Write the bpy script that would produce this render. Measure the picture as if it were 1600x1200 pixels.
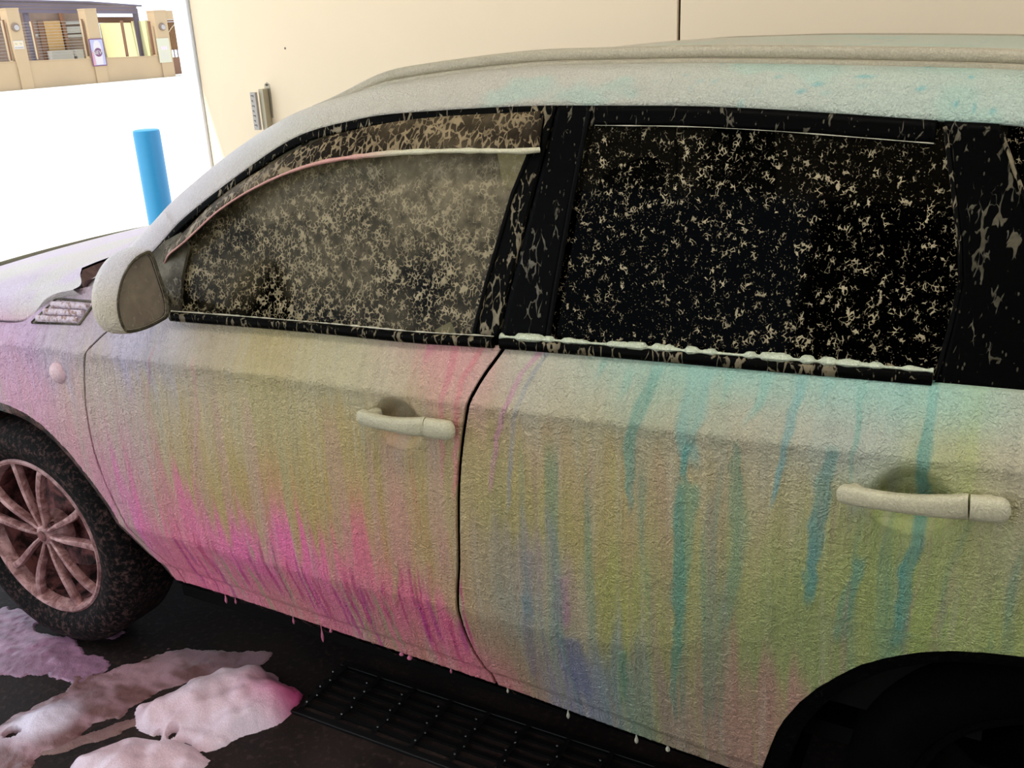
import bpy, math, random
import numpy as np
from mathutils import Vector, Matrix

for o in list(bpy.data.objects):
    bpy.data.objects.remove(o)
sc = bpy.context.scene
COL = sc.collection
random.seed(4)

# ------------------------------------------------------------------ camera
F_PX, YAW, PITCH, ROLL = 1525.27, .506, .3618, -.0462
CAM = Vector((2.4685, -1.4983, 1.7413))
fw = Vector((-math.sin(YAW)*math.cos(PITCH), math.cos(YAW)*math.cos(PITCH), -math.sin(PITCH)))
rt = Vector((math.cos(YAW), math.sin(YAW), 0))
up = rt.cross(fw)
rt2 = math.cos(ROLL)*rt + math.sin(ROLL)*up
up2 = -math.sin(ROLL)*rt + math.cos(ROLL)*up
cd = bpy.data.cameras.new('camera')
cd.sensor_width = 36
cd.lens = 36*F_PX/1600
cd.clip_start = .02
cd.clip_end = 500
cam = bpy.data.objects.new('camera', cd)
COL.objects.link(cam)
M = Matrix.Identity(4)
for i in range(3):
    M[i][0], M[i][1], M[i][2], M[i][3] = rt2[i], up2[i], -fw[i], CAM[i]
cam.matrix_world = M
sc.camera = cam

# ------------------------------------------------------------------ world, sun, exposure
w = bpy.data.worlds.new('sky')
sc.world = w
w.use_nodes = True
bg = w.node_tree.nodes['Background']
bg.inputs['Color'].default_value = (.79, .88, 1, 1)
bg.inputs['Strength'].default_value = 1.9
sun = bpy.data.lights.new('sun', 'SUN')
sun.energy = 5.0
sun.angle = .009
sun.color = (1, .93, .82)
so = bpy.data.objects.new('sun', sun)
COL.objects.link(so)
sd = Vector((-.35, -.93, 0)).normalized()*math.cos(math.radians(58)) + Vector((0, 0, math.sin(math.radians(58))))
so.rotation_euler = sd.to_track_quat('Z', 'Y').to_euler()
so.location = (-20, -4, 30)
vs = sc.view_settings
vs.view_transform = 'Standard'
vs.look = 'None'
vs.gamma = 1
vs.use_curve_mapping = False
vs.exposure = 0.15

# ------------------------------------------------------------------ helpers
ORG = {}

def lin(c):
    c = np.asarray(c, float)/255
    return np.where(c <= .04045, c/12.92, ((c+.055)/1.055)**2.4)

def hsh(ix, iy, s):
    n = (ix.astype(np.int64)*374761393 + iy.astype(np.int64)*668265263 + s*974711) & 0x7fffffff
    n = ((n ^ (n >> 13))*1274126177) & 0x7fffffff
    return ((n ^ (n >> 16)) & 0xffff)/65535.

def vn(x, y, s=0):
    x = np.asarray(x, float); y = np.asarray(y, float)+0*x; x = x+0*y
    ix = np.floor(x).astype(np.int64); iy = np.floor(y).astype(np.int64)
    fx = x-ix; fy = y-iy
    fx = fx*fx*(3-2*fx); fy = fy*fy*(3-2*fy)
    a = hsh(ix, iy, s); b = hsh(ix+1, iy, s); c = hsh(ix, iy+1, s); d = hsh(ix+1, iy+1, s)
    return (a*(1-fx)+b*fx)*(1-fy)+(c*(1-fx)+d*fx)*fy

def fbm(x, y, s=0, o=3):
    t = 0; a = .5; n = 0
    for k in range(o):
        t = t+a*vn(x*2**k, y*2**k, s+k*7); n += a; a *= .5
    return t/n

def sst(a, b, x):
    t = np.clip((x-a)/(b-a), 0, 1)
    return t*t*(3-2*t)

def cub(pts):
    p = sorted(pts)
    xs = np.array([q[0] for q in p], float); ys = np.array([q[1] for q in p], float)
    d = np.diff(ys)/np.diff(xs)
    m = np.concatenate([[d[0]], (d[:-1]+d[1:])/2, [d[-1]]])
    for i in range(len(d)):
        if i+1 < len(d) and d[i]*d[i+1] <= 0:
            m[i+1] = 0
        if i > 0:
            m[i] = np.sign(m[i])*min(abs(m[i]), 3*abs(d[i]), 3*abs(d[i-1])) if d[i]*d[i-1] > 0 else 0
    def f(x):
        x = np.asarray(x, float)
        i = np.clip(np.searchsorted(xs, x)-1, 0, len(xs)-2)
        h = xs[i+1]-xs[i]; t = np.clip((x-xs[i])/h, 0, 1)
        return ((1+2*t)*(1-t)**2*ys[i]+t*(1-t)**2*h*m[i]+t*t*(3-2*t)*ys[i+1]+t*t*(t-1)*h*m[i+1])
    return f

def lerpf(pts):
    p = sorted(pts)
    xs = [q[0] for q in p]; ys = [q[1] for q in p]
    return lambda x: np.interp(x, xs, ys)

def tag(o, label=None, cat=None, group=None, kind=None):
    for k, v in (('label', label), ('category', cat), ('group', group), ('kind', kind)):
        if v:
            o[k] = v
    return o

def empty(name, loc, rotz=0, parent=None):
    o = bpy.data.objects.new(name, None)
    COL.objects.link(o)
    o.empty_display_size = .1
    o.location = loc; o.rotation_euler = (0, 0, rotz)
    ORG[o.name] = np.array(loc, float)
    if parent:
        o.parent = parent
    return o

def mesh(name, V, F, mat, parent=None, org=None, smooth=True, col=None, label=None, sharp=None):
    """one mesh object; V in world coordinates, stored about the thing's base"""
    V = np.asarray(V, float).reshape(-1, 3)
    if parent is not None:
        og = ORG[parent.name]
    else:
        og = np.array(org if org is not None else (0, 0, 0), float)
    me = bpy.data.meshes.new(name)
    me.from_pydata((V-og).tolist(), [], [tuple(int(i) for i in f) for f in F])
    if smooth:
        me.polygons.foreach_set('use_smooth', [True]*len(me.polygons))
    if col is not None:
        at = me.color_attributes.new('Col', 'FLOAT_COLOR', 'POINT')
        c = np.ones((len(V), 4)); c[:, :3] = np.asarray(col).reshape(-1, 3)
        at.data.foreach_set('color', c.ravel())
    me.update()
    o = bpy.data.objects.new(name, me)
    COL.objects.link(o)
    me.materials.append(MAT[mat] if isinstance(mat, str) else mat)
    if parent is not None:
        o.parent = parent
    else:
        o.location = og
    ORG[o.name] = og
    if sharp:
        try:
            me.set_sharp_from_angle(angle=math.radians(sharp))
        except Exception:
            pass
    if label:
        o['label'] = label
    return o

def gridF(nv, nu, off=0, closed=False):
    v, u = np.meshgrid(np.arange(nv-1), np.arange(nu-(0 if closed else 1)), indexing='ij')
    u2 = (u+1) % nu
    a = v*nu+u; b = v*nu+u2; c = (v+1)*nu+u2; d = (v+1)*nu+u
    return (np.stack([a, b, c, d], -1).reshape(-1, 4)+off).tolist()

def surf(name, G, mat, parent=None, rim=None, colf=None, org=None, label=None, flip=False, sharp=None):
    G = np.asarray(G, float); nv, nu = G.shape[:2]
    V = G.reshape(-1, 3); F = gridF(nv, nu)
    col = None
    if colf is not None:
        col = colf(V)
    if rim is not None:
        idx = np.arange(nv*nu).reshape(nv, nu)
        per = np.concatenate([idx[0, :-1], idx[:-1, -1], idx[-1, :0:-1], idx[:0:-1, 0]])
        n0 = len(V); k = len(per)
        V = np.vstack([V, V[per]+np.asarray(rim)])
        if col is not None:
            col = np.vstack([col, col[per]])
        for i in range(k):
            j = (i+1) % k
            F.append([per[j], per[i], n0+i, n0+j])
    if flip:
        F = [f[::-1] for f in F]
    return mesh(name, V, F, mat, parent, org, True, col, label, sharp)

def box(name, lo, hi, mat, parent=None, org=None, bev=0, label=None, M4=None):
    lo = np.array(lo, float); hi = np.array(hi, float)
    V = np.array([[(lo, hi)[i][0], (lo, hi)[j][1], (lo, hi)[k][2]] for i in (0, 1) for j in (0, 1) for k in (0, 1)])
    F = [(0, 1, 3, 2), (4, 6, 7, 5), (0, 4, 5, 1), (2, 3, 7, 6), (0, 2, 6, 4), (1, 5, 7, 3)]
    if M4 is not None:
        V = np.array([M4 @ Vector(v) for v in V])
    o = mesh(name, V, F, mat, parent, org, False, label=label)
    if bev:
        b = o.modifiers.new('bevel', 'BEVEL'); b.width = bev; b.segments = 2
    return o

def tubeG(path, ra, rb=None, n=10, upv=(0, 0, 1), sq=2.0):
    path = np.asarray(path, float); m = len(path)
    ra = np.broadcast_to(ra, m); rb = ra if rb is None else np.broadcast_to(rb, m)
    T = np.gradient(path, axis=0); T /= np.linalg.norm(T, axis=1)[:, None]+1e-9
    S = np.cross(T, np.asarray(upv, float)); S /= np.linalg.norm(S, axis=1)[:, None]+1e-9
    U = np.cross(S, T)
    a = np.linspace(0, 2*np.pi, n, endpoint=False)
    ca = np.sign(np.cos(a))*np.abs(np.cos(a))**(2/sq); sa = np.sign(np.sin(a))*np.abs(np.sin(a))**(2/sq)
    return path[:, None]+S[:, None]*(ra[:, None]*ca)[..., None]+U[:, None]*(rb[:, None]*sa)[..., None]

def tube(name, path, ra, mat, parent=None, rb=None, n=10, upv=(0, 0, 1), sq=2.0, org=None, colf=None, label=None, closed=False):
    G = tubeG(path, ra, rb, n, upv, sq); m = len(G)
    V = G.reshape(-1, 3); F = gridF(m, n, closed=True)
    F.append(list(range(n))[::-1]); F.append([(m-1)*n+i for i in range(n)])
    return mesh(name, V, F, mat, parent, org, True, None if colf is None else colf(V), label, 50)

def lathe(name, prof, c, axis, mat, parent=None, n=48, org=None, closed=True, colf=None, label=None, sharp=40):
    """prof: (radius, offset along axis)"""
    ax = np.array(axis, float); ax /= np.linalg.norm(ax)
    t = np.array([0, 0, 1.]) if abs(ax[2]) < .9 else np.array([1., 0, 0])
    e1 = np.cross(ax, t); e1 /= np.linalg.norm(e1); e2 = np.cross(ax, e1)
    a = np.linspace(0, 2*np.pi, n, endpoint=False)
    G = np.array([np.asarray(c)+ax*o+r*(np.cos(a)[:, None]*e1+np.sin(a)[:, None]*e2) for r, o in prof])
    V = G.reshape(-1, 3); F = gridF(len(prof), n, closed=True)
    return mesh(name, V, F, mat, parent, org, True, None if colf is None else colf(V), label, sharp)

def prism(name, poly, thick, frame, mat, parent=None, org=None, label=None):
    """poly in a plane given by frame (origin, e1, e2), extruded by thick along e1 x e2"""
    o, e1, e2 = [np.array(x, float) for x in frame]
    nn = np.cross(e1, e2); nn /= np.linalg.norm(nn)
    P = np.array([o+p[0]*e1+p[1]*e2 for p in poly]); k = len(P)
    V = np.vstack([P, P+nn*thick])
    F = [list(range(k))[::-1], [k+i for i in range(k)]]
    for i in range(k):
        j = (i+1) % k
        F.append([i, j, k+j, k+i])
    return mesh(name, V, F, mat, parent, org, False, label=label)

# ------------------------------------------------------------------ materials
MAT = {}

class NT:
    def __init__(s, name):
        m = bpy.data.materials.new(name); m.use_nodes = True
        MAT[name] = m; s.m = m; s.t = m.node_tree; s.t.nodes.clear()
        s.out = s.n('ShaderNodeOutputMaterial')
        s.tc = s.n('ShaderNodeTexCoord').outputs['Object']
    def n(s, ty, **k):
        nd = s.t.nodes.new(ty)
        for a, v in k.items():
            setattr(nd, a, v)
        return nd
    def l(s, a, b):
        s.t.links.new(a, b)
    def set(s, nd, key, v):
        i = nd.inputs[key]
        if isinstance(v, bpy.types.NodeSocket):
            s.l(v, i)
        else:
            i.default_value = v
    def mp(s, sc_):
        nd = s.n('ShaderNodeMapping'); s.l(s.tc, nd.inputs['Vector']); nd.inputs['Scale'].default_value = sc_
        return nd.outputs[0]
    def noise(s, scale, detail=3, rough=.55, dist=0, vec=None):
        nd = s.n('ShaderNodeTexNoise'); s.l(vec if vec is not None else s.tc, nd.inputs['Vector'])
        nd.inputs['Scale'].default_value = scale; nd.inputs['Detail'].default_value = detail
        nd.inputs['Roughness'].default_value = rough; nd.inputs['Distortion'].default_value = dist
        return nd.outputs['Fac']
    def vor(s, scale, vec=None, feature='F1'):
        nd = s.n('ShaderNodeTexVoronoi'); nd.feature = feature
        s.l(vec if vec is not None else s.tc, nd.inputs['Vector']); nd.inputs['Scale'].default_value = scale
        return nd.outputs['Distance']
    def m_(s, op, a, b=None, c=None):
        nd = s.n('ShaderNodeMath', operation=op)
        s.set(nd, 0, a)
        if b is not None:
            s.set(nd, 1, b)
        if c is not None:
            s.set(nd, 2, c)
        return nd.outputs[0]
    def rng(s, v, a, b, c=0., d=1.):
        nd = s.n('ShaderNodeMapRange'); nd.interpolation_type = 'SMOOTHSTEP'
        s.set(nd, 'Value', v)
        for k, x in (('From Min', a), ('From Max', b), ('To Min', c), ('To Max', d)):
            nd.inputs[k].default_value = x
        return nd.outputs[0]
    def mixc(s, f, a, b):
        nd = s.n('ShaderNodeMix', data_type='RGBA')
        s.set(nd, 0, f)
        for k, v in ((6, a), (7, b)):
            if isinstance(v, bpy.types.NodeSocket):
                s.l(v, nd.inputs[k])
            else:
                nd.inputs[k].default_value = (*v, 1)
        return nd.outputs[2]
    def bump(s, h, st=.3, d=.002, nrm=None):
        nd = s.n('ShaderNodeBump'); s.l(h, nd.inputs['Height']); nd.inputs['Strength'].default_value = st
        nd.inputs['Distance'].default_value = d
        if nrm is not None:
            s.l(nrm, nd.inputs['Normal'])
        return nd.outputs[0]
    def pbr(s, base, rough=.5, metal=0, spec=.5, nrm=None, coat=0):
        nd = s.n('ShaderNodeBsdfPrincipled')
        if isinstance(base, bpy.types.NodeSocket):
            s.l(base, nd.inputs['Base Color'])
        else:
            nd.inputs['Base Color'].default_value = (*base, 1)
        s.set(nd, 'Roughness', rough); s.set(nd, 'Metallic', metal)
        nd.inputs['Specular IOR Level'].default_value = spec; nd.inputs['Coat Weight'].default_value = coat
        if nrm is not None:
            s.l(nrm, nd.inputs['Normal'])
        return nd.outputs[0]
    def done(s, sh):
        s.l(sh, s.out.inputs['Surface']); return s.m

def plain(name, rgb, rough=.5, metal=0, spec=.5, grain=0, gs=40, bump=0, srgb=True):
    t = NT(name)
    c = tuple(lin(rgb)) if srgb else tuple(rgb)
    base = c; nrm = None
    if grain:
        n = t.noise(gs, 4)
        base = t.mixc(n, tuple(x*(1-grain) for x in c), tuple(min(1, x*(1+grain)) for x in c))
    if bump:
        nrm = t.bump(t.noise(gs*3, 3), bump, .004)
    return t.done(t.pbr(base, rough, metal, spec, nrm))

def mk_foam(name, attr=True, rgb=None, st=.5):
    t = NT(name)
    if attr:
        nd = t.n('ShaderNodeAttribute'); nd.attribute_name = 'Col'; base = nd.outputs['Color']
    else:
        base = t.mixc(t.noise(8, 3), tuple(lin(rgb)*.88), tuple(np.minimum(1, lin(rgb)*1.1)))
    v = t.mp((1, 1, .10))
    n1 = t.noise(150, 3, .6, .4, v)
    n2 = t.noise(330, 3, .6)
    b = t.vor(170)
    h = t.m_('ADD', t.m_('MULTIPLY', n1, .9), t.m_('MULTIPLY', n2, .6))
    big = t.noise(26, 3, .55, 1.0)
    rid = t.rng(t.m_('ABSOLUTE', t.m_('SUBTRACT', big, .5)), 0, .035, 1, 0)
    h = t.m_('ADD', h, t.m_('MULTIPLY', rid, .22))
    h = t.m_('ADD', h, t.m_('MULTIPLY', b, -.35))
    sp = t.rng(n2, .35, .7, .88, 1.1)
    base2 = t.n('ShaderNodeMix', data_type='RGBA', blend_type='MULTIPLY'); base2.inputs[0].default_value = 1
    t.l(base, base2.inputs[6]) if isinstance(base, bpy.types.NodeSocket) else None
    cc = t.n('ShaderNodeCombineColor')
    for i in range(3):
        t.l(sp, cc.inputs[i])
    t.l(cc.outputs[0], base2.inputs[7])
    return t.done(t.pbr(base2.outputs[2], .30, 0, .5, t.bump(h, min(1, st*1.6), .007)))

def mk_glass(name, tint, dens=.5, film=0., foam=(150, 140, 112), streak=False, gloss=1.0, opaque=None, cells=90, amp=.9, hi=None):
    """tinted glass (or black plastic when opaque is a colour) with flecks and worms of foam on it"""
    t = NT(name)
    vec = t.mp((1, 1, .30)) if streak else t.mp((1, 1, .85))
    wob = t.n('ShaderNodeTexNoise'); t.l(vec, wob.inputs['Vector']); wob.inputs['Scale'].default_value = 60; wob.inputs['Detail'].default_value = 2
    add = t.n('ShaderNodeVectorMath', operation='MULTIPLY_ADD'); t.l(wob.outputs['Color'], add.inputs[0])
    add.inputs[1].default_value = (.014, .014, .014); t.l(vec, add.inputs[2])
    ed = t.vor(cells, add.outputs[0], 'DISTANCE_TO_EDGE')
    n2 = t.noise(cells*.55, 2, .55, .3, vec)
    zone = t.noise(7, 3)
    th = t.m_('ADD', t.m_('MULTIPLY', t.m_('SUBTRACT', n2, .5), amp), t.m_('ADD', dens, t.m_('MULTIPLY', t.m_('SUBTRACT', zone, .5), .16)))
    mask = t.rng(t.m_('SUBTRACT', th, ed), -.01, .05)
    v = t.vor(cells*2.1, vec)
    fl = t.m_('MULTIPLY', t.rng(v, .14, .26, 1, 0), t.rng(t.noise(cells*.9, 1), .52, .58))
    mask = t.m_('MAXIMUM', mask, t.m_('MULTIPLY', fl, .75 if dens > -.5 else 0))
    if film:
        fz = t.rng(t.noise(5, 3), .35, .65)
        if hi is not None:
            sp_ = t.n('ShaderNodeSeparateXYZ'); t.l(t.tc, sp_.inputs[0])
            fz = t.m_('ADD', t.m_('MULTIPLY', fz, .6), t.rng(sp_.outputs[2], hi-.07, hi+.10, 0, .75))
        mask = t.m_('MAXIMUM', mask, t.m_('MULTIPLY', fz, film))
    mask = t.m_('MULTIPLY', mask, t.rng(t.noise(45, 2), .25, .7, .45, 1))
    fo = t.pbr(tuple(lin(foam)), .4, 0, .4, t.bump(mask, .5, .003))
    if opaque is not None:
        base = t.pbr(tuple(lin(opaque)), .45, 0, .03)
    else:
        tr = t.n('ShaderNodeBsdfTransparent'); tr.inputs[0].default_value = (*tint, 1)
        gl = t.n('ShaderNodeBsdfGlossy'); gl.inputs['Roughness'].default_value = .06
        gl.inputs['Color'].default_value = (gloss,)*3+(1,)
        fr = t.n('ShaderNodeFresnel'); fr.inputs['IOR'].default_value = 1.3
        mx = t.n('ShaderNodeMixShader'); t.l(fr.outputs[0], mx.inputs[0]); t.l(tr.outputs[0], mx.inputs[1]); t.l(gl.outputs[0], mx.inputs[2])
        base = mx.outputs[0]
    mx = t.n('ShaderNodeMixShader'); t.l(mask, mx.inputs[0]); t.l(base, mx.inputs[1]); t.l(fo, mx.inputs[2])
    return t.done(mx.outputs[0])

mk_foam('foam_body')
mk_foam('foam_pile', st=.12)
mk_foam('foam_cream', False, (205, 200, 178), .3)
mk_foam('foam_pink', False, (215, 120, 150), .3)
mk_foam('foam_handle', False, (196, 190, 160), .25)
mk_foam('foam_rail', False, (168, 160, 138), .2)
mk_glass('glass_front', (.24, .25, .16), .075, .50, (156, 142, 108), cells=120, amp=.8, hi=1.36, gloss=.25)
mk_glass('glass_rear', (.008, .008, .008), -.025, 0, (172, 158, 126), gloss=.08, cells=138, amp=.9)
mk_glass('glass_far', (.75, .78, .66), -1, .0)
mk_glass('glass_screen', (.4, .43, .38), .22, .95, (170, 166, 156), hi=1.2)
mk_glass('black_trim', None, .02, 0, (126, 114, 88), True, opaque=(5, 5, 4), cells=70)
mk_glass('black_trim_clean', None, -.05, 0, (84, 78, 60), True, opaque=(3, 3, 3), cells=70)
mk_glass('visor', None, .10, .35, (140, 122, 90), True, opaque=(30, 24, 17), cells=80, amp=.7)
mk_glass('sail', None, .05, .9, (112, 104, 84), opaque=(50, 46, 38))
mk_glass('mirror_face', None, -.05, .9, (150, 138, 116), opaque=(112, 100, 88), cells=150)
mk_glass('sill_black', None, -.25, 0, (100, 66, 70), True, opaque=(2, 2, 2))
plain('black', (4, 4, 4), .8, spec=.1)
plain('gap', (2, 2, 2), 1, spec=0)
plain('interior', (20, 20, 19), .9, spec=.1)
plain('seat_cloth', (30, 30, 28), .95, spec=.1)
def mk_grime(name, dark, foam, lo=.4, hi=.6, sc_=14, rough=.55, metal=0, spec=.4):
    t = NT(name)
    n = t.noise(sc_, 5, .65, .6)
    f = t.rng(n, lo, hi)
    c = t.mixc(f, tuple(lin(dark)), tuple(lin(foam)))
    h = t.m_('ADD', t.noise(160, 3), t.m_('MULTIPLY', n, 2))
    return t.done(t.pbr(c, rough, metal, spec, t.bump(h, .4, .004)))
mk_grime('tyre', (6, 5, 5), (100, 74, 70), .46, .78, 75, .75, spec=.15)
mk_grime('wheel_shaded', (2, 2, 2), (5, 5, 5), .5, .8, 10, .95, spec=.05)  # near-black copy for shaded wheels, rims too; the shade is in the colour
mk_grime('rim', (128, 84, 82), (206, 162, 160), .35, .68, 26, .4)
mk_grime('barrel', (34, 20, 19), (150, 94, 92), .38, .66, 20)
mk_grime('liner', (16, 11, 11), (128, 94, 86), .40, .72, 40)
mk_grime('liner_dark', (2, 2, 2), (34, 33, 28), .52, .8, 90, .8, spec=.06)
plain('grate_steel', (10, 9, 9), .5, .3)
plain('stud', (150, 150, 150), .25, .8)
def mk_floor():
    t = NT('floor_wet')
    n = t.noise(3, 6, .6); f = t.noise(60, 3)
    c = t.mixc(t.rng(n, .35, .7), tuple(lin((26, 19, 18))), tuple(lin((48, 36, 33))))
    c = t.mixc(t.rng(f, .5, .75), c, tuple(lin((58, 45, 41))))
    t.done(t.pbr(c, t.rng(n, .3, .7, .55, .8), 0, .18, t.bump(f, .3, .004)))
mk_floor()
plain('concrete', (225, 222, 214), .85, grain=.08, gs=2)
plain('wall_paint', (242, 224, 194), .75, grain=.03, gs=1.5, bump=.03)
plain('white_metal', (235, 240, 250), .4, grain=.02)
plain('ceiling_paint', (225, 222, 212), .8, grain=.03)
plain('tan_render', (164, 142, 112), .85, grain=.05, gs=3)
plain('yellow_render', (200, 194, 146), .85, grain=.05, gs=3)
plain('canopy_steel', (96, 86, 98), .6)
plain('brown_steel', (112, 78, 56), .6)
plain('light_slat', (180, 160, 130), .6)
plain('wood_door', (170, 134, 84), .6, grain=.15, gs=6)
plain('store_dark', (120, 100, 88), .8, grain=.3, gs=3)
plain('store_glass', (150, 146, 140), .3)
plain('blue_plastic', (26, 116, 160), .45, grain=.04)
plain('sign_white', (178, 172, 166), .6)
plain('ink', (92, 84, 88), .6)
plain('poster_plum', (98, 60, 92), .6)
plain('poster_lilac', (150, 150, 178), .6)
plain('poster_red', (196, 120, 120), .6)
plain('poster_cream', (182, 174, 176), .6)
plain('notice_green', (176, 174, 154), .6)
plain('notice_pink', (214, 176, 206), .6)
plain('yellow_ink', (214, 178, 90), .6)
plain('lamp_ring', (110, 92, 78), .5)
plain('lamp_lens', (150, 146, 146), .3)
plain('tarnished', (170, 162, 140), .4, .4)
plain('lamp_amber', (214, 140, 90), .3)
plain('headlamp', (200, 205, 215), .15)
plain('wall_side', (164, 154, 140), .8, grain=.03)
plain('added_lamp_housing', (225, 225, 222), .5)
t = NT('added_lamp_tube'); em = t.n('ShaderNodeEmission'); em.inputs['Color'].default_value = (1, .95, .90, 1); em.inputs['Strength'].default_value = 40; t.done(em.outputs[0])  # glow of the added overhead strip lamps
plain('shade_black', (1, 1, 1), 1, spec=0)
mk_foam('foam_blush', False, (224, 190, 198), .2)
mk_foam('foam_mint', False, (196, 204, 178), .3)
mk_grime('cowl_plastic', (96, 72, 72), (130, 104, 104), .4, .7, 20)
mk_grime('vent_foam', (150, 112, 100), (214, 200, 214), .36, .56, 70)
plain('guard', (128, 128, 112), .5)
CP= [(0.142,0.953,225,170,205),(0.336,1.012,215,195,215),(0.212,0.855,225,165,190),(0.356,0.841,215,180,175),(0.167,1.027,215,185,225),(0.296,0.722,205,150,160),(0.366,0.623,205,150,160),(0.42,0.462,190,165,150),(0.6,1.06,205,195,220),(0.849,1.073,180,165,135),(1.038,1.081,178,162,112),(1.176,1.07,190,180,140),(1.341,1.077,195,185,150),(1.466,1.107,205,145,140),(1.523,1.088,200,155,145),(1.424,1.142,195,125,135),(0.741,1.037,200,190,190),(0.513,0.9,208,188,178),(0.687,0.892,202,185,155),(0.523,0.762,208,165,168),(0.751,0.803,192,168,122),(0.837,0.717,178,155,90),(1.056,0.856,178,162,110),(1.22,0.885,178,158,100),(1.312,0.812,172,145,95),(1.443,0.838,168,148,102),(1.396,1.002,172,155,112),(1.13,0.743,178,150,88),(0.969,0.677,182,145,95),(1.381,0.672,168,135,90),(1.336,0.724,180,115,98),(1.46,0.66,165,135,98),(1.015,0.943,185,172,120),(0.843,0.948,195,175,130),(0.483,0.61,210,115,165),(0.532,0.527,218,95,168),(0.704,0.584,208,108,145),(0.87,0.568,208,92,148),(1.006,0.548,208,85,148),(1.219,0.6,195,88,122),(0.785,0.456,198,110,128),(1.093,0.482,190,95,122),(1.276,0.48,185,82,118),(1.411,0.451,195,55,122),(1.202,0.46,178,130,115),(0.592,0.484,190,120,112),(0.968,0.431,185,108,112),(1.339,0.413,175,125,102),(1.454,0.579,180,145,108),(0.6,0.616,190,140,120),(0.631,0.455,205,95,135),(1.269,0.58,180,105,105),(1.474,0.403,180,110,110),(1.637,1.117,198,192,168),(1.717,1.115,192,188,162),(1.793,1.113,188,192,168),(1.891,1.127,168,190,165),(1.985,1.116,165,185,155),(2.063,1.105,182,182,158),(2.168,1.11,178,188,168),(2.268,1.115,178,182,165),(2.331,1.146,170,185,175),(2.404,1.137,178,182,110),(2.463,1.156,185,178,165),(1.571,0.947,158,140,92),(1.625,0.874,145,135,82),(1.725,0.974,168,145,110),(1.762,0.847,152,140,82),(1.842,0.917,152,138,88),(1.952,0.99,160,140,106),(1.892,0.848,152,138,88),(2.069,0.938,152,142,98),(2.179,0.936,152,148,98),(2.186,0.813,142,148,86),(2.017,0.77,142,142,92),(2.29,0.839,142,152,86),(2.387,0.864,152,168,96),(2.457,0.905,152,162,80),(2.504,0.894,165,155,138),(2.418,1.01,162,168,90),(2.485,1.045,170,155,138),(1.804,1.001,160,145,100),(2.099,1.017,160,145,115),(1.584,0.66,142,128,92),(1.659,0.679,132,124,115),(1.715,0.634,152,115,122),(1.641,0.582,120,142,132),(1.757,0.585,142,142,80),(1.827,0.649,152,152,70),(1.893,0.653,152,152,90),(1.605,0.477,135,116,86),(1.725,0.466,108,106,122),(1.783,0.5,100,106,126),(1.839,0.487,110,132,95),(1.96,0.496,135,116,96),(2.086,0.508,140,106,92),(2.022,0.575,128,128,86),(2.194,0.684,124,134,80),(2.246,0.726,128,138,80),(2.398,0.757,132,148,74),(2.499,0.787,152,162,92),(1.546,0.524,150,125,100)]
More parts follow.
